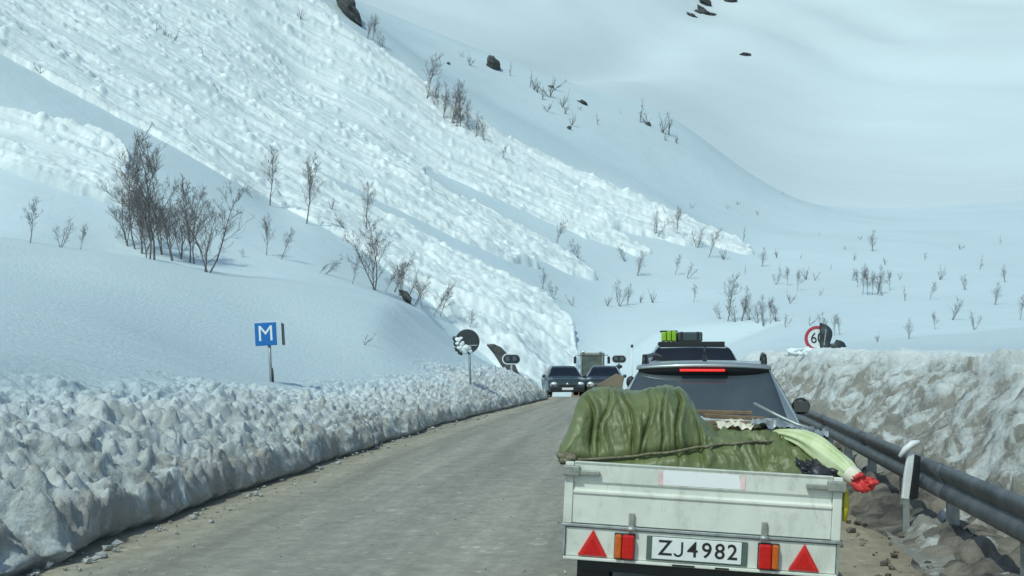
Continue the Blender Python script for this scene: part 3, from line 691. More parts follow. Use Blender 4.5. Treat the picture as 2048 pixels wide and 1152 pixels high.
for i, (px, py, w, h, t) in enumerate([(1385, 33, 22, 7, .5), (1402, 20, 26, 8, .55), (1412, 28, 24, 8, .5), (1425, 31, 16, 6, .3), (1410, 8, 30, 9, .5), (1465, 4, 28, 9, .3), (1478, -4, 26, 8, .3), (1430, -4, 20, 8, .5), (1398, 26, 14, 5, .5)]):
    rock(px, py, w, h, 'dark rock band breaking through the snow high on the far mountain', 400, seed=50 + i, tilt=t, group='rock bands on the far mountain')
# dark rock face in the cut behind the left signal
rk = P(998, 712, 48.5)
o = MB().prism([(-0.62, 0.55), (-0.25, 0.58), (0.10, 0.42), (0.40, 0.1), (0.72, -0.3), (1.0, -0.95), (0.55, -1.0), (0.1, -0.45), (-0.25, 0.1)], 'y', 0, 1.4).build('rock', 'rock', None, False, 0.06, Matrix.Translation(rk))
tag(o, 'dark wedge of bare rock beside the oval signal in the left bank', 'rock')

# ------------------------------------------------------------------ birches
def tree_mesh(seed, H, stems=1, spread=0.25, twigs=1.0, thick=1.0, lean=0.0, levels=3, bushy=0.5):
    rr = random.Random(seed); T = MB(); B = MB()
    def branch(p, d, L, r0, lev, out):
        n = 5 if lev == 0 else (4 if lev == 1 else 3); pts = [p.copy()]; dd = d.copy()
        for i in range(n):
            j = 0.10 if lev == 0 else 0.22
            dd = (dd + Vector((rr.gauss(0, j), rr.gauss(0, j), rr.gauss(0, j * .6) + (0.10 if lev else 0.05)))).normalized()
            pts.append(pts[-1] + dd * L / n)
        rad = [max(r0 * (1 - 0.85 * i / n), 0.006 * thick) for i in range(n + 1)]
        out.tube(pts, rad, 6 if lev == 0 else 3, cap=False)
        if lev >= levels: return
        cnt = {0: int(rr.uniform(13, 18) * twigs), 1: int(rr.uniform(5, 8) * twigs), 2: int(rr.uniform(2, 4) * twigs)}[lev]
        for k in range(max(1, cnt)):
            q = rr.uniform(0.18 if lev == 0 else 0.2, 1.0); f = q * n; i = min(int(f), n - 1); w = f - i
            pos = pts[i].lerp(pts[i + 1], w); ax = (pts[i + 1] - pts[i]).normalized()
            an = rr.uniform(0, 2 * math.pi); side = ax.orthogonal().normalized(); side = Matrix.Rotation(an, 3, ax) @ side
            ang = rr.uniform(0.5, 1.0); nd = (ax * math.cos(ang) + side * math.sin(ang)).normalized()
            nd = (nd + Vector((0, 0, 0.25))).normalized()
            if lev == 0: ln = H * rr.uniform(0.20, 0.42) * (1.08 - 0.75 * q) * (0.7 + bushy)
            else: ln = L * rr.uniform(0.28, 0.55)
            branch(pos, nd, ln, max(rad[i] * 0.5, 0.008 * thick), lev + 1, B)
    for s in range(stems):
        an = rr.uniform(0, 6.28); sp = spread * rr.uniform(0.5, 1.2) if stems > 1 else rr.uniform(0, 0.08)
        d = Vector((math.cos(an) * sp + lean, math.sin(an) * sp, 1)).normalized()
        hh = H * (1 if s == 0 else rr.uniform(0.6, 0.95))
        branch(Vector((rr.uniform(-.1, .1) * (stems > 1), rr.uniform(-.1, .1) * (stems > 1), -0.15)), d, hh * 1.03 + 0.15, 0.011 * H * thick + 0.008, 0, T)
    def me(mb, nm, mat):
        m_ = bpy.data.meshes.new(nm); m_.from_pydata(mb.v, [], mb.f); m_.materials.append(MATS[mat]); m_.polygons.foreach_set('use_smooth', [True] * len(m_.polygons)); m_.update(); return m_
    return me(T, 'trunk', 'bark'), me(B, 'crown', 'twig')
# prototypes are 4 m tall; each copy is scaled to its own height
BIG = [tree_mesh(11, 4, 1, .2, 1.45, .8, bushy=.65), tree_mesh(12, 4, 1, .2, 1.6, .8, bushy=.75), tree_mesh(13, 4, 2, .3, 1.2, .8, bushy=.6), tree_mesh(14, 4, 3, .45, 1.1, .8, bushy=.5), tree_mesh(15, 4, 1, .2, 1.4, .8, bushy=.5)]
MID = [tree_mesh(21, 4, 1, .2, 1.1, 1.05, bushy=.6), tree_mesh(22, 4, 2, .3, .95, 1.05, bushy=.6), tree_mesh(23, 4, 1, .2, 1.3, 1.0, bushy=.75), tree_mesh(24, 4, 3, .5, .8, 1.05, bushy=.55)]
SML = [tree_mesh(31, 4, 3, .5, .5, 2.1, levels=2, bushy=.4), tree_mesh(32, 4, 4, .6, .45, 2.1, levels=2, bushy=.35), tree_mesh(33, 4, 2, .35, .6, 2.1, levels=2, bushy=.35), tree_mesh(34, 4, 1, .3, .7, 2.1, levels=2, bushy=.35)]
def plant(px, py, h, protos, label, group, lean=0.0, d0=40.0, name='birch_tree', cat='tree', kind=None, d=None):
    p = hit(px, py, d0) if d is None else Vector(((px - CX) / F * d, d, float(terrain_z((px - CX) / F * d, d))))
    s = h * p.y / F / 4.0
    tm, cm = protos[rnd.randrange(len(protos)) if kind is None else kind]
    M = Matrix.Translation(p) @ Matrix.Rotation(lean, 4, 'Y') @ Matrix.Rotation(rnd.uniform(0, 6.28), 4, 'Z') @ Matrix.Diagonal((s, s, s, 1))
    r = empty(name, M, label, cat, group)
    a_ = bpy.data.objects.new('trunk', tm); b_ = bpy.data.objects.new('crown', cm)
    for q in (a_, b_): C.objects.link(q); q.parent = r
    return r
g = 'bare birches clumped on the knoll crest'; lb = 'bare grey birch in the dense clump on the snowy knoll crest'
RANK = {222: 'tallest', 190: 'second tallest', 178: 'third tallest', 165: 'fourth tallest', 150: 'fifth tallest'}
for px, py, h, k, ln in [(271, 500, 178, 0, -.05), (309, 521, 222, 1, .02), (293, 517, 120, 4, -.12), (347, 523, 135, 2, .05), (380, 526, 165, 4, .02), (389, 528, 142, 0, .06), (326, 512, 120, 2, .1), (285, 508, 150, 3, .05), (362, 520, 110, 3, 0.0), (300, 520, 190, 4, .06), (255, 492, 110, 3, -.15)]:
    plant(px, py, h, BIG, RANK[h] + ' bare birch in the dense clump on the snowy knoll crest' if h in RANK else 'shorter bare birch among taller ones in the clump on the knoll crest', g, ln, kind=k)
plant(413, 546, 182, BIG, 'spreading many-stemmed birch at the edge of the knoll clump', None, .03, kind=3)
plant(540, 414, 100, MID, 'slender bare birch at the lower edge of the avalanche above the knoll', None, .05, kind=0, d0=54)
plant(613, 450, 117, MID, 'bushy bare birch at the lower edge of the avalanche, casting shadow on smooth snow', None, .06, kind=2, d0=54)
plant(731, 466, 92, MID, 'bare birch standing inside the avalanche edge behind the forked birch', None, 0, kind=0, d0=54)
plant(748, 580, 150, BIG, 'forked bare birch leaning left on the knoll edge', None, -.12, kind=3)
plant(788, 585, 80, BIG, 'thin bare birch beside the narrow dark rock', None, .12, kind=2)
SG = 'saplings on the knoll and its slope'; SLB = 'small bare birch sapling poking from the smooth snow of the knoll'
for px, py, h, ln in [(533, 511, 68, -.02), (563, 521, 58, .35), (651, 549, 42, .7), (640, 546, 25, .9), (705, 568, 46, .2), (698, 470, 45, -.5), (504, 396, 25, -.5), (486, 516, 18, .1), (230, 480, 22, .8), (815, 600, 55, .3), (830, 612, 60, .35), (880, 641, 62, .35), (868, 636, 48, .5), (845, 618, 45, -.2), (940, 668, 40, .2), (800, 592, 62, -.3), (770, 585, 40, .5), (120, 496, 60, .1), (60, 488, 80, -.05), (160, 500, 45, .2)]:
    l2 = SLB
    if px > 760: l2 = 'bare sapling near the narrow dark rock on the knoll edge'
    elif h in (42, 25) and px > 600: l2 = 'sapling bent almost flat over the knoll snow'
    elif h == 68: l2 = 'V-shaped bare sapling beside a leaning one on the knoll'
    elif h == 58: l2 = 'leaning bare sapling beside the V-shaped one on the knoll'
    elif px < 200: l2 = 'bare sapling standing apart from the birch clump along the knoll crest'
    plant(px, py, h, MID, l2, SG, ln, name='birch_sapling', cat='sapling')
for px, py, h, ln, k in [(729, 664, 33, .25, 2)]:
    plant(px, py, h, SML, 'lone broken twig sticking out of smooth snow between the two left signs', None, ln, d=34, name='twig', cat='twig', kind=k)
g = 'shrubs caught in the avalanche'; lb = 'bare shrub half buried in the avalanche debris'
for px, py, h in [(312, 68, 26), (345, 92, 40), (330, 78, 28), (405, 132, 32), (440, 190, 24), (600, 45, 26), (663, 422, 26), (972, 555, 14), (660, 60, 18), (80, 150, 28)]:
    plant(px, py, h, SML, lb, g, rnd.uniform(-.3, .4), 55, 'shrub', 'shrub')
g = 'birches on the upper edge of the avalanche'; lb = 'bare birch in the row along the upper edge of the avalanche'
for px, py, h, k in [(851, 205, 88, 0), (868, 210, 55, 3), (886, 238, 62, 1), (905, 252, 78, 1), (920, 264, 84, 2), (934, 258, 55, 3), (912, 258, 60, 3), (951, 276, 52, 3), (968, 287, 46, 1), (1003, 329, 32, 0), (876, 222, 45, 3), (735, 80, 42, 1), (746, 86, 48, 2), (765, 102, 34, 3)]:
    l2 = {88: 'tallest slim birch in the row on the upper edge of the avalanche', 84: 'bushiest birch in the row on the upper edge of the avalanche', 32: 'lone small birch on the avalanche below the row of birches'}.get(h, lb)
    if px < 800: l2 = 'bare bush just below the long dark rock rib'
    plant(px, py, h, MID, l2, g, rnd.uniform(-.08, .15), 75, kind=k)
g = 'saplings on the high smooth slope'; lb = 'small bare sapling on the high smooth slope right of the avalanche'
for px, py, h in [(1020, 152, 26), (1060, 176, 30), (1075, 186, 32), (1100, 196, 40), (1095, 226, 26), (1125, 216, 34), (1143, 252, 26), (1108, 182, 34), (1195, 251, 22), (1280, 246, 42), (1295, 253, 38), (1325, 266, 38), (1337, 271, 45), (1352, 287, 20), (940, 132, 26), (925, 116, 16), (1068, 180, 24), (1085, 200, 26), (1130, 228, 22), (1330, 282, 18), (1160, 222, 12), (1240, 230, 10), (1382, 418, 16), (1455, 418, 10), (1515, 432, 12), (1564, 390, 8), (1475, 412, 12)]:
    l2 = lb
    if 1050 < px < 1150: l2 = 'small bare sapling in the scattered clump on the high smooth slope'
    elif 1270 < px < 1360: l2 = 'small bare sapling on the shoulder where the hill meets the far mountain'
    elif px > 1360: l2 = 'tiny sapling low on the smooth slope above the longest avalanche tongue'
    elif px < 1050: l2 = 'small bare sapling near the large boulder on the high slope'
    plant(px, py, h, SML, l2, g, rnd.uniform(-.15, .35), 100, 'birch_sapling', 'sapling')
g = 'birches on the valley floor'; lb = 'bare birch on the valley floor near the avalanche toes'
for px, py, h in [(1110, 499, 54), (1156, 521, 40), (1313, 476, 54), (1352, 480, 54), (1394, 496, 44), (1417, 516, 54), (1447, 521, 28), (1487, 482, 26), (1250, 526, 36), (1275, 552, 46), (1350, 552, 36), (1375, 558, 32), (1524, 534, 34), (1085, 579, 36), (1107, 601, 36), (1145, 613, 26), (1240, 613, 50), (1255, 611, 38), (1215, 613, 28), (1280, 606, 22), (1305, 606, 28), (1388, 606, 32), (1490, 549, 16), (1553, 516, 20)]:
    l2 = lb
    if py < 522 and px > 1300: l2 = 'bare birch in front of the longest avalanche tongue'
    elif px in (1110, 1156): l2 = 'bare birch on the strip of smooth snow behind the middle avalanche tongue'
    elif px < 1150: l2 = 'bare sapling beside the lowest avalanche tongue'
    elif py > 600 and px < 1310: l2 = 'bare sapling in the slanting row on the valley floor behind the loader'
    elif px in (1250, 1275): l2 = 'bare sapling below the toe of the second avalanche tongue'
    plant(px, py, h, MID if h > 30 else SML, l2, g, rnd.uniform(-.05, .3), 68, name='birch_sapling', cat='sapling')
g = 'birch thicket behind the black vehicle'; lb = 'bare birch in the thicket on the valley floor behind the black vehicle'
for px, py, h, k in [(1455, 646, 84, 0), (1470, 646, 45, 3), (1483, 646, 60, 1), (1500, 642, 48, 3), (1515, 648, 40, 3), (1527, 653, 54, 1), (1540, 650, 44, 2), (1552, 647, 42, 3), (1571, 656, 26, 3), (1440, 640, 32, 3)]:
    plant(px, py, h, MID, 'tallest birch in the thicket on the valley floor behind the black off-roader' if h == 84 else lb, g, rnd.uniform(-.05, .12), 50, kind=k)
g = 'birch thicket on the right of the valley'; lb = 'bare twiggy birch in the dense brown thicket right of the valley'
for px, py, h in [(1725, 589, 50), (1735, 591, 44), (1745, 590, 40), (1755, 589, 50), (1765, 591, 40), (1780, 582, 34), (1705, 562, 22), (1715, 575, 30), (1745, 503, 38)]:
    plant(px, py, h, MID, lb, g, rnd.uniform(-.1, .1), 60, kind=rnd.choice([1, 2, 3]))
g = 'scattered saplings on the valley floor'; lb = 'small bare sapling scattered over the right valley floor'
for px, py, h in [(1552, 570, 30), (1575, 572, 32), (1595, 582, 36), (1580, 607, 28), (1630, 562, 22), (1612, 560, 28), (1640, 592, 16), (1708, 522, 16), (1810, 602, 28), (1620, 652, 26), (1650, 668, 42), (1668, 672, 38), (1680, 670, 34), (1755, 698, 20), (1818, 695, 36), (1600, 520, 14), (1660, 540, 12), (1690, 500, 10), (1720, 480, 12), (1770, 530, 16), (1800, 560, 18), (1560, 545, 14), (1640, 470, 8), (1860, 600, 34), (1880, 560, 28), (1905, 640, 44), (1930, 580, 30), (1960, 540, 26), (1990, 610, 40), (2010, 565, 30), (2040, 640, 46), (1870, 660, 30), (1950, 660, 36), (1850, 520, 18), (1920, 500, 16), (2000, 490, 16)]:
    l2 = 'bare sapling just behind the 60 sign on the right bank' if px in (1620, 1650, 1668, 1680) else ('bare sapling showing right above the dirty bank crest' if py > 690 else lb)
    plant(px, py, h, SML if h < 30 else MID, l2, g, rnd.uniform(-.1, .35), 46, 'birch_sapling', 'sapling')

# ------------------------------------------------------------------ vehicles
def catmull(pts, sub):
    pts = np.asarray(pts, float); n = len(pts); out = []; par = []
    for i in range(n - 1):
        p0 = pts[max(i - 1, 0)]; p1 = pts[i]; p2 = pts[i + 1]; p3 = pts[min(i + 2, n - 1)]
        for k in range(sub):
            t = k / sub; m1 = (p2 - p0) * 0.42; m2_ = (p3 - p1) * 0.42
            out.append((2 * t ** 3 - 3 * t ** 2 + 1) * p1 + (t ** 3 - 2 * t ** 2 + t) * m1 + (-2 * t ** 3 + 3 * t ** 2) * p2 + (t ** 3 - t ** 2) * m2_); par.append(i + t)
    out.append(pts[-1]); par.append(n - 1); return np.array(out), np.array(par)
def car(M, st, name, label, cat, paint, glass, wheels, front=False, group=None, rear_u=None, wind_u=None, side_u=None, wheel_r=0.34):
    """st rows: y, z_bottom, z_belt, z_top, w_sill, w_belt, w_top; y runs from rear to front"""
    r = empty(name, M, label, cat, group)
    S = []
    for y, zb, zl, zt, ws, wb, wt in st:
        S.append([(0, y, zb), (ws * .86, y, zb), (ws, y, zb + .12), (wb * 1.01, y, zb + (zl - zb) * .6), (wb, y, zl), (wt, y, zt - .055), (wt * .78, y, zt - .012), (0, y, zt)])
    S = np.array(S, float)
    Q, up = catmull(S, 5); Q = np.stack([catmull(q, 5)[0] for q in Q]); vp = catmull(S[0], 5)[1]
    full = np.concatenate([Q, (Q * np.array([-1, 1, 1]))[:, ::-1][:, 1:-1]], 1)
    n, m_ = full.shape[:2]; mb = MB(); mb.v = [tuple(p) for p in full.reshape(-1, 3)]
    for i in range(n - 1):
        for j in range(m_): mb.f.append((i * m_ + j, i * m_ + (j + 1) % m_, (i + 1) * m_ + (j + 1) % m_, (i + 1) * m_ + j))
    mb.f.append(tuple(range(m_))); mb.f.append(tuple((n - 1) * m_ + j for j in range(m_))[::-1])
    body = mb.build('body', paint, r, True)
    def patch(nm, u0, u1, v0, v1, mirror, mat, off=0.006, par=None):
        us = np.linspace(u0, u1, 14); vv = np.linspace(v0, v1, 12)
        def ev(u, v):
            a_ = np.array([[np.interp(u, up, Q[:, j, c]) for c in range(3)] for j in range(Q.shape[1])])
            return np.array([np.interp(v, vp, a_[:, c]) for c in range(3)])
        G = np.array([[ev(u, v) for v in vv] for u in us])
        if mirror: G = np.concatenate([G, (G * np.array([-1, 1, 1]))[:, ::-1][:, 1:]], 1)
        du = np.gradient(G, axis=0); dv = np.gradient(G, axis=1); nn = np.cross(du, dv); nn /= np.linalg.norm(nn, axis=2, keepdims=True) + 1e-9
        cen = np.array([0, G[:, :, 1].mean(), 0.9]); 
        if ((G.reshape(-1, 3) - cen) * nn.reshape(-1, 3)).sum() < 0: nn = -nn
        G = G + nn * off
        o = MB().grid(G).build(nm, mat, par or r, True)
        return o, G
    if rear_u: patch('rear_window', *rear_u, 5.12, 7, True, glass)
    if wind_u: patch('windscreen', *wind_u, 5.12, 7, True, glass)
    for (a_, b_) in side_u or []:
        _, G = patch('side_window', a_, b_, 4.14, 4.86, False, glass)
        MB().grid(G * np.array([-1, 1, 1])).build('side_window', glass, r, True)
    for (x, y) in wheels:
        w = MB().cyl((x, y, wheel_r), 'x', wheel_r, 0.22, 28).build('wheel', 'tyre', r, True, 0.03)
        MB().cyl((x + (0.112 if x > 0 else -0.112), y, wheel_r), 'x', wheel_r * .62, 0.02, 20).build('rim', 'rim', w, True)
    return r
def heading(x, y, h, z=0.0): return Matrix.Translation((x, y, z)) @ Matrix.Rotation(-math.atan(h), 4, 'Z')

# silver estate towing the trailer
ST = [(0.00, .34, .70, .78, .72, .84, .70), (0.04, .30, .90, .98, .84, .90, .80), (0.12, .28, 1.02, 1.10, .88, .92, .83), (0.33, .26, 1.05, 1.36, .90, .925, .745), (0.55, .24, 1.06, 1.585, .90, .925, .66), (0.72, .24, 1.06, 1.625, .90, .93, .635), (1.6, .24, 1.06, 1.66, .91, .93, .63), (2.4, .24, 1.05, 1.64, .91, .93, .62),
      (2.85, .24, 1.04, 1.56, .91, .93, .64), (3.55, .24, 1.0, 1.06, .91, .92, .80), (4.2, .26, .90, .97, .90, .90, .76), (4.5, .30, .74, .82, .82, .84, .70), (4.58, .38, .6, .66, .7, .74, .6)]
McarA = heading(1.80, 9.75, 0.235)
car_a = car(McarA, ST, 'car', 'silver grey estate car with roof rails towing the loaded trailer', 'car', 'silver_paint', 'glass', [(-.80, .95), (.80, .95), (-.80, 3.65), (.80, 3.65)], rear_u=(2.1, 4.0), wind_u=(8.1, 8.95), side_u=[(4.6, 5.5), (5.6, 6.9), (7.0, 8.0)])
G = []; G2 = []
for x in np.linspace(-.665, .665, 27):
    k = 1 - (x / .665) ** 2; yb = 0.50 - 0.10 * k ** .7; zc = .035 * k ** .8
    G.append([(x, yb + .30, 1.612 + zc), (x, yb + .10, 1.610 + zc), (x, yb + .015, 1.595 + zc), (x, yb - .012, 1.572 + zc * .8), (x, yb + .0, 1.560 + zc * .7)])
    G2.append([(x * .97, yb + .002, 1.562 + zc * .7), (x * .97, yb + .006, 1.545 + zc * .6), (x * .97, yb + .02, 1.515 + zc * .4), (x * .97, yb + .06, 1.495 + zc * .4)])
sp = MB().grid(np.array(G)).build('spoiler', 'silver_paint', car_a, True); sp.modifiers.new('t', 'SOLIDIFY').thickness = 0.006
MB().grid(np.array(G2)).build('spoiler_underside', 'black_plastic', car_a, True)
bl = MB().box(-.225, .225, .375, .41, 1.542, 1.572).build('brake_light', 'red_lens', car_a, False, 0.006)
for i in range(15):
    x = -.203 + i * .029; MB().box(x - .0105, x + .0105, .368, .3745, 1.549, 1.567).build('led', 'led_red', bl)
for sx in (-1, 1):
    rl = MB().tube([(sx * .60, .62, 1.60), (sx * .60, .72, 1.675), (sx * .60, .95, 1.70), (sx * .595, 1.7, 1.725), (sx * .59, 2.4, 1.70), (sx * .59, 2.6, 1.62)], [.028, .027, .022, .022, .022, .026], 8).build('roof_rail', 'black_plastic', car_a, True)
    MB().prism([(.60, 1.59), (.66, 1.71), (.72, 1.72), (.86, 1.69), (.98, 1.60)], 'x', sx * .60 - .022, sx * .60 + .022).build('rail_foot', 'black_plastic', rl, True)
    mr = MB().blob((sx * 1.04, 2.55, 1.12), 0.15, 3 + sx, .72, .5, .68, .06, 3).build('wing_mirror', 'black_plastic', car_a, True)
    MB().box(sx * .93 - .04, sx * .93 + .04, 2.56, 2.62, 1.05, 1.10).build('mirror_arm', 'black_plastic', mr, False, .01)
    MB().box(sx * 1.04 - .085, sx * 1.04 + .085, 2.468, 2.478, 1.05, 1.18).build('mirror_glass', 'glass', mr, False, .02)
    MB().box(sx * .78 - .12, sx * .78 + .12, -.01, .10, .80, .95).build('tail_light', 'red_lens', car_a, False, .03)
MB().prism([(.80, 1.63), (.92, 1.72), (.98, 1.70), (1.06, 1.64)], 'x', -.02, .02).build('antenna', 'black_plastic', car_a, False, .008)
MB().cyl((0, .93, 1.74), 'z', .012, .12, 8).build('antenna_mast', 'black_plastic', car_a, True)
wp = MB().tube([(0.08, .10, 1.135), (.25, .08, 1.155), (.42, .12, 1.175)], .010, 6).build('rear_wiper', 'black_plastic', car_a, True)
MB().box(-.85, .85, -.06, .06, .36, .60).build('bumper', 'black_plastic', car_a, False, .04)
MB().box(-.26, .26, -.018, -.006, .76, .87).build('number_plate', 'plate_white', car_a)
MB().tube([(0, -.05, .42), (0, -.16, .42), (0, -.18, .48)], .025, 8).build('tow_hitch', 'rail_steel', car_a, True)

# black off-roader in front of it
sc = np.array([1, 1, 1.165, 1.165, 1, 1.0, .98]); ST2 = [tuple(np.array(q) * sc) for q in ST]
ST2 = [(y, zb, zl * 1.0, zt, ws, wb, wt) for (y, zb, zl, zt, ws, wb, wt) in ST2]
Mb = heading(2.98, 16.6, 0.12)
car_b = car(Mb, ST2, 'off_roader', 'tall black off-roader with luggage strapped on its roof', 'car', 'black_paint', 'glass_dark', [(-.80, .95), (.80, .95), (-.80, 3.65), (.80, 3.65)], rear_u=(2.1, 4.1), wind_u=(8.1, 8.95), side_u=[(4.6, 5.5), (5.6, 6.9), (7.0, 8.0)], wheel_r=.38)
MB().box(-.55, .55, .60, .63, 1.855, 1.885).build('window_glint', 'chrome', car_b, False, .008)  # bright bar standing in for the reflection along the rear window's top
for sx in (-1, 1):
    MB().blob((sx * 1.05, 2.6, 1.25), .15, 4, .6, .5, .8, .06, 3).build('wing_mirror', 'black_plastic', car_b, True)
MB().box(-.56, .56, 1.0, 1.06, 1.90, 1.985).build('crossbar', 'black_plastic', car_b, False, .008); MB().box(-.56, .56, 1.9, 1.96, 1.90, 1.988).build('crossbar', 'black_plastic', car_b, False, .008)
MB().box(-.85, .85, -.07, .06, .40, .68).build('bumper', 'black_plastic', car_b, False, .04); MB().box(-.26, .26, -.025, -.01, .9, 1.01).build('number_plate', 'plate_white', car_b)
for sx in (-1, 1): MB().box(sx * .80 - .09, sx * .80 + .09, -.015, .1, .85, 1.2).build('tail_light', 'red_lens', car_b, False, .03)
lg = MB()
b1 = MB().box(-.22, .22, 0, .75, 0, .165).build('luggage_box', 'box_dark', None, False, .02, Mb @ Matrix.Translation((-.02, 1.25, 1.992)))
tag(b1, 'dark flat box on the roof of the black off-roader', 'box')
for q in (-.14, .14): MB().box(q - .02, q + .02, -.004, .754, -.002, .169).build('strap', 'black_plastic', b1)
b2 = empty('luggage_bundle', Mb @ Matrix.Translation((-.38, 1.15, 1.992)), 'lime green bundle strapped beside the box on the off-roader roof', 'bundle')
for k, (x, h) in enumerate([(-.085, .165), (0.0, .185), (.085, .18)]):
    MB().box(x - .038, x + .038, 0, .5, 0, h).build('roll', 'lime', b2, False, .022, None, 3)
for yy in (.1, .5):
    MB().box(-.15, .15, yy - .02, yy + .02, .17, .192).build('strap', 'black_plastic', b2)

# oncoming dark cars
ST3 = [(0.00, .34, .70, .78, .72, .84, .70), (0.06, .30, .88, .95, .84, .88, .78), (0.5, .24, .94, 1.38, .88, .90, .62), (0.9, .24, .95, 1.45, .88, .90, .60), (1.7, .24, .95, 1.48, .88, .90, .59), (2.3, .24, .94, 1.42, .88, .90, .60), (3.05, .24, .90, .99, .88, .89, .76), (3.75, .25, .80, .88, .87, .87, .70), (4.0, .27, .64, .72, .83, .82, .66), (4.1, .34, .5, .55, .74, .75, .6)]
def oncoming(M, label, paint, plate):
    c = car(M, ST3, 'car', label, 'car', paint, 'glass_dark', [(-.77, .8), (.77, .8), (-.77, 3.3), (.77, 3.3)], rear_u=(1.2, 2.0), wind_u=(5.15, 5.95), side_u=[(2.3, 3.6), (3.7, 5.0)], wheel_r=.31)
    MB().box(-.80, .80, 4.02, 4.14, .26, .50).build('bumper', 'black_plastic', c, False, .04)
    MB().box(-.42, .42, 4.065, 4.115, .52, .60).build('grille', 'black_plastic', c, False, .01)
    for sx in (-1, 1):
        MB().blob((sx * .62, 3.98, .64), .12, 2, 1.35, .9, .75, .05, 3).build('headlight', 'headlamp', c, True)
        mr = MB().blob((sx * .98, 2.65, .98), .12, 4, .8, .6, .7, .06, 3).build('wing_mirror', paint, c, True)
    em = MB().cyl((0, 4.10, .63), 'y', .065, .04, 20).build('emblem', 'chrome', c, True)
    pl = MB().box(-.26, .26, 4.142, 4.155, .36, .47).build('number_plate', 'plate_white', c)
    return c
oncoming(Matrix.Translation((4.70, 51.6, -.05)) @ Matrix.Rotation(math.radians(174), 4, 'Z'), 'dark hatchback facing this way in the lane beside the loader', 'darkgrey_paint', 1)
oncoming(Matrix.Translation((2.36, 51.4, -.05)) @ Matrix.Rotation(math.radians(183), 4, 'Z'), 'dark blue-grey car coming round the foot of the avalanche wall', 'bluegrey_paint', 2)

# compact wheel loader clearing the slide
L = empty('wheel_loader', Matrix.Translation(((1185 - CX) / F * 60, 60, -0.6)) @ Matrix.Rotation(math.radians(172), 4, 'Z'), 'small grey wheel loader with a big glass cab parked at the avalanche wall', 'loader')
MB().box(-.75, .75, -2.2, -.2, .65, 1.35).build('engine_body', 'loader_dirty', L, False, .08)
MB().box(-.60, .60, .2, 1.2, .60, 1.15).build('front_frame', 'loader_dirty', L, False, .08)
cab = MB()
for x in (-.62, .62):
    for y in (-.65, .65): cab.box(x - .05, x + .05, y - .05, y + .05, 1.30, 2.62)
cab.box(-.68, .68, -.72, .72, 2.60, 2.74); cab.box(-.66, .66, -.70, .70, 1.20, 1.42)
cb = cab.build('cab', 'loader_paint', L, False, .03)
for y in (-.63, .63): MB().box(-.565, .565, y - .01, y + .01, 1.43, 2.59).build('cab_window', 'cab_glass', cb)
for x in (-.61, .61): MB().box(x - .01, x + .01, -.595, .595, 1.43, 2.59).build('cab_window', 'cab_glass', cb)
for sx in (-1, 1):
    m_ = MB().box(sx * .98 - .08, sx * .98 + .08, .6, .66, 2.1, 2.5).build('mirror', 'black_plastic', L, False, .02); MB().tube([(sx * .65, .6, 2.55), (sx * .9, .64, 2.6), (sx * .98, .63, 2.5)], .02, 6).build('mirror_arm', 'black_plastic', m_, True)
    MB().tube([(sx * .42, .3, 1.25), (sx * .42, 1.3, 1.15), (sx * .42, 2.0, .5)], .09, 8).build('lift_arm', 'loader_paint', L, True)
    MB().cyl((sx * .5, .75, 2.80), 'y', .08, .12, 14).build('work_lamp', 'headlamp', L, True)
    for y in (-1.4, 1.1):
        w = MB().cyl((sx * .85, y, .58), 'x', .58, .40, 30).build('wheel', 'tyre', L, True, .06); MB().cyl((sx * 1.06, y, .58), 'x', .28, .03, 20).build('rim', 'loader_paint', w, True)
MB().prism([(1.9, .1), (2.9, .05), (2.95, .12), (2.25, .35), (2.1, .95), (1.95, .95)], 'x', -1.05, 1.05).build('bucket', 'loader_dirty', L)

# ------------------------------------------------------------------ loaded trailer
TR = heading(1.105, 6.05, 0.13, -0.012)                     # origin on the road under the tailboard
ROLL = Matrix.Translation((0, 0, 0.55)) @ Matrix.Rotation(math.radians(2.7), 4, 'Y') @ Matrix.Translation((0, 0, -0.55))
TL = TR @ ROLL
t = empty('trailer', TR, 'open pale green-grey box trailer with number plate and red warning triangles', 'trailer')
def tp(mb, name, mat, parent=None, **k):
    o = mb.build(name, mat, None, k.pop('smooth_', False), k.pop('bevel', 0.0), None)
    o.parent = parent or t; o.matrix_local = ROLL if parent is None else Matrix.Identity(4)
    return o
# tailboard: folded sheet with a recessed band
pr = [(0.000, .655), (0.000, .828), (-.010, .836), (-.010, .850), (0.012, .858), (0.012, .898), (0.000, .906), (0.000, 1.005), (-.008, 1.022), (.022, 1.026), (.030, 1.015), (.030, .655)]
tb = tp(MB().prism([(y, z) for y, z in pr], 'x', -.755, .755), 'tailboard', 'trailer_paint', bevel=.003)
for sx in (-1, 1):
    tp(MB().box(min(sx * .757, sx * .81), max(sx * .757, sx * .81), -.006, .034, .650, 1.020), 'tailboard_edge', 'trailer_paint', bevel=.006)
    tp(MB().box(min(sx * .775, sx * .812), max(sx * .775, sx * .812), .040, .085, .45, 1.0), 'corner_post', 'galvanised', bevel=.005)
tp(MB().box(-.815, .815, -.010, .040, .632, .650), 'hinge_rail', 'galvanised', bevel=.004)
tp(MB().box(-.79, .79, .004, .036, .455, .626), 'light_panel', 'trailer_paint', bevel=.003)
tp(MB().box(-.80, .80, -.022, .040, .436, .453), 'bottom_rail', 'trailer_paint', bevel=.004)
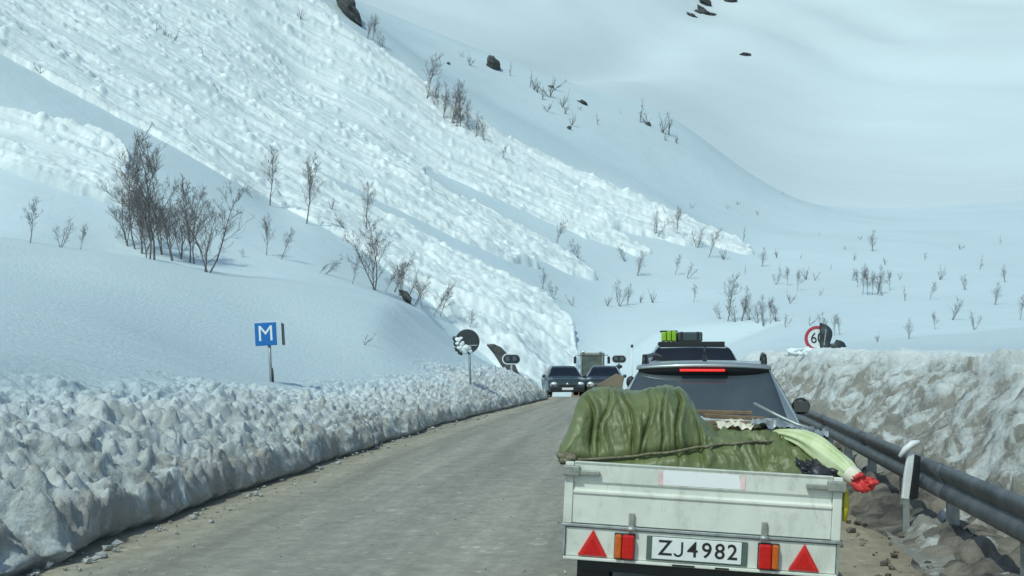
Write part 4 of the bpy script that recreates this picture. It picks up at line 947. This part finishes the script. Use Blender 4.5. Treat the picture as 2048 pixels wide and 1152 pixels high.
for sx in (-1, 1):
    tp(MB().box(min(sx * .7925, sx * .806), max(sx * .7925, sx * .806), -.012, .036, .455, .630), 'panel_edge', 'galvanised')
    # over-centre latches
    la = tp(MB().box(min(sx * .60, sx * .74), max(sx * .60, sx * .74), -.030, -.0085, .945, .975), 'latch', 'brass_grey', bevel=.006)
    MB().box(min(sx * .72, sx * .825), max(sx * .72, sx * .825), -.040, .06, .938, 1.000).build('latch_hook', 'brass_grey', la, False, .008)
    hg = tp(MB().box((-.40 if sx < 0 else .375) - .017, (-.40 if sx < 0 else .375) + .017, -.022, -.001, .64, .735), 'hinge', 'brass_grey', bevel=.005)
    MB().cyl(((-.40 if sx < 0 else .375), -.024, .642), 'x', .014, .05, 12).build('hinge_pin', 'galvanised', hg, True)
    # reflector triangles
    c = -.625 if sx < 0 else .610
    tri = tp(MB().prism([(c - .09, .462), (c + .09, .462), (c, .622)], 'y', -.012, .003), 'warning_triangle', 'red_reflector', bevel=.006)
    MB().prism([(c - .052, .479), (c + .052, .479), (c, .572)], 'y', -.015, -.0125).build('inner_triangle', 'red_lens', tri)
    lc = -.435 if sx < 0 else .405
    lamp = tp(MB().box(lc - .062, lc + .062, -.012, .003, .458, .612), 'tail_lamp', 'black_plastic', bevel=.006)
    rx0, rx1 = (lc - .015, lc + .058) if sx < 0 else (lc - .058, lc + .015)
    MB().box(rx0, rx1, -.050, -.0125, .463, .607).build('red_lens', 'red_lens', lamp, False, .012, None, 3)
    ax0, ax1 = (lc - .058, lc - .017) if sx < 0 else (lc + .017, lc + .058)
    MB().box(ax0, ax1, -.045, -.0125, .463, .607).build('amber_lens', 'amber_lens', lamp, False, .012, None, 3)
ph = tp(MB().box(-.305, .285, -.006, .003, .462, .608), 'plate_holder', 'dark_plate', bevel=.004)
pl = tp(MB().box(-.272, .250, -.014, -.0065, .474, .604), 'number_plate', 'plate_white', bevel=.003)
for ch, x in (('Z', -.196), ('4', -.034), ('9', .048), ('8', .124), ('2', .197)):
    text_obj('letter', ch, 0.128, 'plate_ink', pl, Matrix.Translation((x, -.0155, .539)) @ FACE, 0.0006, 1.0, 0.010)
jo = [(-.090, .584)] + [(-.119 + .029 * math.cos(a_), .525 + .029 * math.sin(a_) - .002) for a_ in np.linspace(0, -2.75, 12)]
ji = [(-.102, .584)] + [(-.119 + .017 * math.cos(a_), .525 + .017 * math.sin(a_) - .002) for a_ in np.linspace(0, -2.75, 12)]
mj = MB().grid(np.array([[(p[0], -.0155, p[1]), (q[0], -.0155, q[1])] for p, q in zip(jo, ji)])).build('letter', 'plate_ink', pl)
tp(MB().box(-.15, -.02, -.030, -.0225, .440, .450), 'plate_lamp', 'black_plastic'); tp(MB().box(.10, .18, -.030, -.0225, .440, .450), 'plate_lamp', 'black_plastic')
stk = tp(MB().prism([(-.245, .915), (.235, .915), (.215, 1.000), (-.225, 1.000)], 'y', -.0018, -.0002), 'sticker', 'sticker')
for q in (-.255, .225): MB().box(q, q + .028, -.0032, -.0020, .915, .995).build('sticker_border', 'sticker_edge', stk)
for sx in (-1, 1):
    tp(MB().box(min(sx * .775, sx * .80), max(sx * .775, sx * .80), .09, 2.45, .55, 1.0), 'side_board', 'trailer_paint', bevel=.004)
    wl = MB().cyl((sx * .63, 1.15, .292), 'x', .28, .165, 28).build('wheel', 'tyre', t, True, .03); MB().cyl((sx * .719, 1.15, .292), 'x', .17, .012, 20).build('rim', 'rim', wl, True)
tp(MB().box(-.775, .775, 2.42, 2.45, .55, 1.0), 'front_board', 'trailer_paint', bevel=.004)
tp(MB().box(-.775, .775, .042, 2.42, .53, .56), 'floor_board', 'wood')
tp(MB().box(-.70, .70, .06, .12, .36, .43), 'frame_beam', 'black_plastic', bevel=.006)
MB().cyl((0, 1.15, .29), 'x', .035, 1.15, 10).build('axle', 'rail_steel', t, True)
for sx in (-1, 1): tp(MB().tube([(sx * .55, .1, .46), (sx * .55, 2.3, .46), (0, 3.55, .46)], .035, 8), 'drawbar', 'galvanised', smooth_=True)
tp(MB().tube([(0, 3.5, .46), (0.02, 3.72, .47)], .05, 10), 'coupling', 'rail_steel', smooth_=True)
fl = tp(MB().box(-.72, -.52, .13, .145, .12, .44), 'mud_flap', 'black_plastic', bevel=.004); tp(MB().box(.52, .72, .13, .145, .12, .44), 'mud_flap', 'black_plastic', bevel=.004)

# green tarpaulin over the load
hx = np.array([-.86, -.83, -.79, -.72, -.61, -.53, -.45, -.38, -.32, -.22, -.155, -.10, -.06, -.02, .03, .10, .20, .35, .52, .62, .70, .76, .80])
hz = np.array([1.10, 1.24, 1.37, 1.435, 1.455, 1.445, 1.425, 1.435, 1.465, 1.475, 1.475, 1.45, 1.40, 1.34, 1.275, 1.225, 1.205, 1.215, 1.215, 1.20, 1.17, 1.10, 1.03])
U = np.linspace(-.845, .795, 300); V = np.linspace(0, 1, 190)
UU, VV = np.meshgrid(U, V, indexing='ij')
hc = np.interp(U, hx, hz); hc = np.convolve(np.pad(hc, 4, mode='edge'), np.ones(9) / 9, 'valid'); HC = np.repeat(hc[:, None], len(V), 1)
back = np.clip(VV / 0.55, 0, 1); top = np.clip((VV - 0.55) / 0.45, 0, 1)
z0 = 0.985 + 0.03 * fbm(UU * 4, UU * 0, 3, 600)
prof_ = np.sin(back * math.pi / 2) ** 0.9
tall = smooth(1.22, 1.42, HC)
YY = 0.075 + (0.30 + 0.05 * fbm(UU * 3, VV * 2, 2, 603)) * (1 - np.cos(back * math.pi / 2)) * (1.15 + .4 * (1 - tall)) + 0.05 * back + top * 1.75
ZZ = z0 + (HC - z0) * prof_ - (HC - 1.0) * smooth(0.25, 1.0, top)
# folds running down the cloth, gathered where the rope pulls it in
ropez = 1.02 + 0.16 * smooth(-.8, .45, UU)
pinch = np.exp(-((ZZ - ropez) / 0.035) ** 2) * (back < 1) * (UU < .5)
warp = UU + 0.10 * (1 - back) * np.sin(UU * 5 + 1) + 0.03 * fbm(UU * 3, VV * 3, 3, 610)
rid = lambda q, f, k: (1 - np.abs(2 * fbm(q * f, VV * 0.9 + 3, 2, k))) 
fold = 0.060 * (rid(warp, 3.4, 620) - .6) + 0.016 * (rid(warp + .25 * VV, 9, 630) - .6)
diag = 0.020 * (rid(UU * .8 + VV * .35, 11, 640) - .6)
crink = 0.007 * fbm(UU * 14, VV * 8, 3, 650) + 0.004 * np.abs(fbm(UU * 34, VV * 20, 3, 660))
amp = smooth(0.0, 0.12, VV) * (1 - .3 * top)
for u0, sl_, w_, a_ in ((-.735, .10, .012, .034), (-.50, .12, .011, .026), (-.57, -.05, .010, .016), (-.30, -.06, .009, .020), (-.16, .03, .012, .036), (-.07, .10, .014, .040), (-.23, -.02, .008, .018), (.22, .12, .012, .020), (.45, -.10, .012, .020)):
    dd_ = UU - u0 - sl_ * (1 - back) - .012 * np.sin(VV * 17 + u0 * 30)
    fold = fold - a_ * np.exp(-(dd_ / w_) ** 2) + .5 * a_ * np.exp(-((dd_ - 2.2 * w_) / (1.6 * w_)) ** 2)
dsp = (fold * (.35 + .65 * tall) + diag + crink * 1.6) * amp - 0.030 * pinch
bul = (1 - tall) * (0.09 * fbm(UU * 5, VV * 5, 3, 670) + 0.03 * np.abs(fbm(UU * 13 + VV * 4, VV * 9, 3, 675))) * smooth(0, .15, VV)
YY = YY - dsp * (1 - 0.7 * top) * 1.25; ZZ = ZZ + dsp * (0.30 + 0.5 * top) + bul * (1 - top * .5)
XX = UU + 0.02 * fbm(UU * 5, VV * 6, 3, 680) - 0.02 * pinch * np.sign(UU + .2) * 0
left = smooth(-.74, -.845, UU); XX = XX - 0.03 * left * np.sin(VV * 9)
G = np.stack([XX, YY, ZZ], -1)
tarp = grid_object('tarpaulin', G, 'tarp'); tarp.matrix_world = TL
tag(tarp, 'crumpled olive green tarpaulin draped over the trailer load', 'tarpaulin'); tarp.modifiers.new('t', 'SOLIDIFY').thickness = .003
def surf(u, zt):
    """point on the rear face of the tarpaulin at height zt"""
    i = int(np.argmin(np.abs(U - u))); col = G[i, :105]; j = int(np.argmin(np.abs(col[:, 2] - zt))); return Vector(col[j])
def load(mb, name, mat, label, cat, smooth_=True, bevel=0.0, group=None):
    o = mb.build(name, mat, None, smooth_, bevel); o.matrix_world = TL; return tag(o, label, cat, group)
pts = [Vector((-.83, .06, .99))]
for u in np.linspace(-.79, .42, 26):
    p = surf(u, 1.02 + 0.16 * float(smooth(-.8, .45, u))); pts.append(p + Vector((0, -.020, .006)))
pts += [Vector((.50, .40, 1.235)), Vector((.58, .7, 1.25))]
load(MB().tube(pts, .009, 6), 'rope', 'rope', 'thin brown rope stretched slantwise over the green tarpaulin', 'rope')
kn = MB()
for k in range(7): kn.blob((-.81 + .02 * math.sin(k * 2), .05 + .012 * k, 1.02 + .014 * (k % 3)), .036, 700 + k, 1.2, 1, .7, .5)
load(kn, 'rope_coil', 'rope', 'frayed brown rope bunched at the left corner of the tailboard', 'rope')
load(MB().prism([(-.80, 1.30), (-.66, 1.30), (-.52, 1.42), (-.50, 1.53), (-.56, 1.55), (-.68, 1.47)], 'y', .95, .965), 'cardboard_sheet', 'cardboard', 'grey brown cardboard sheet standing up behind the green tarpaulin', 'cardboard', False, .004)
for i, (x0, x1, y, z, rz) in enumerate([(.00, .42, .62, 1.235, .10), (.02, .50, .80, 1.262, -.05), (.05, .46, 1.0, 1.29, .06), (-.02, .40, 1.2, 1.31, -.10)]):
    M_ = Matrix.Translation(((x0 + x1) / 2, y, z)) @ Matrix.Rotation(rz, 4, 'Z') @ Matrix.Rotation(-.04 * (i % 2), 4, 'Y')
    lw = (x1 - x0) / 2
    o = MB().box(-lw, lw, -.05, .05, -.012, .012).build('plank', 'wood', None, False, .003); o.matrix_world = TL @ M_
    tag(o, ['brown plank resting against the green tarpaulin crest', 'longest brown plank under the cream paper', 'brown plank lying under the foot of the metal rod', 'topmost brown plank next to the car window'][i], 'plank', 'planks on the trailer load')
def sheet(x0, x1, y0, y1, z, seed, amp, nx=40, ny=26, sl=0.0):
    a_, b_ = np.meshgrid(np.linspace(x0, x1, nx), np.linspace(y0, y1, ny), indexing='ij')
    zz_ = z + sl * (a_ - x0) + amp * (np.abs(fbm(a_ * 11, b_ * 9, 4, seed)) + .5 * fbm(a_ * 25, b_ * 25, 3, seed + 3))
    e = .03 * fbm(a_ * 12, b_ * 12, 3, seed + 9); return MB().grid(np.stack([a_ + e, b_ + e, zz_], -1))
load(sheet(.34, .80, .42, .9, 1.262, 710, .09, sl=-.10), 'foil_sheet', 'foil', 'crumpled silver foil sheet on the trailer load', 'foil')
load(sheet(.12, .40, .52, .9, 1.245, 720, .06), 'paper_sheet', 'cream', 'crumpled cream paper heaped beside the silver foil', 'paper')
load(MB().tube([(.36, .75, 1.40), (.50, .66, 1.335), (.62, .60, 1.285), (.72, .55, 1.26)], [.010, .011, .011, .010], 6), 'metal_rod', 'galvanised', 'thin pale metal rod sticking up from the load', 'rod')
# pale sack with an open mouth
path = [(.44, .46, 1.225), (.52, .38, 1.232), (.61, .30, 1.208), (.70, .22, 1.172), (.78, .16, 1.118), (.84, .11, 1.062), (.872, .08, 1.030)]
rad = [.015, .038, .056, .066, .070, .058, .050]; mbk = MB(); mbk.tube(path, rad, 28, False)
vv = np.array(mbk.v); dv = fbm(vv[:, 0] * 14, vv[:, 2] * 14 + vv[:, 1] * 9, 4, 730); cen_ = np.array([path[i // 28] for i in range(len(vv))])
vv = cen_ + (vv - cen_) * (1 + .75 * dv + .13 * np.sin(np.arange(len(vv)) % 28 * 1.6))[:, None]; mbk.v = [tuple(p) for p in vv]
sk = load(mbk, 'sack', 'sack', 'pale lime sack hanging over the right corner of the trailer', 'sack'); ss_ = sk.modifiers.new('s', 'SUBSURF'); ss_.levels = 1; ss_.render_levels = 1
MB().tube([(.850, .095, 1.048), (.885, .075, 1.020), (.900, .065, 1.010)], [.054, .058, .050], 22, False).build('sack_rim', 'cream', sk, True)
cl = MB()
for k, (x, z, s) in enumerate([(.915, 1.00, .040), (.940, .985, .040), (.955, 1.005, .030), (.925, .965, .030), (.895, 1.02, .034), (.975, .99, .022)]): cl.blob((x, .06 - .006 * k, z), s, 740 + k, 1.2, .8, .9, 1.3, 3)
load(cl, 'cloth_bundle', 'red_cloth', 'bright red cloth spilling out of the pale sack', 'cloth')
db = MB()
for k in range(6): db.blob((.60 + .035 * k, .12 + .02 * (k % 2), 1.055 - .008 * k), .048, 750 + k, 1.2, 1, .8, 1.4, 3)
load(db, 'bag', 'dark_bag', 'black crumpled bag squeezed between tarpaulin and sack', 'bag')
load(MB().tube([(.82, .08, 1.00), (.838, .05, .93), (.842, .05, .85), (.838, .05, .76)], [.006, .016, .020, .012], 8), 'strap', 'yellow', 'yellow strap hanging down the right side of the trailer', 'strap')
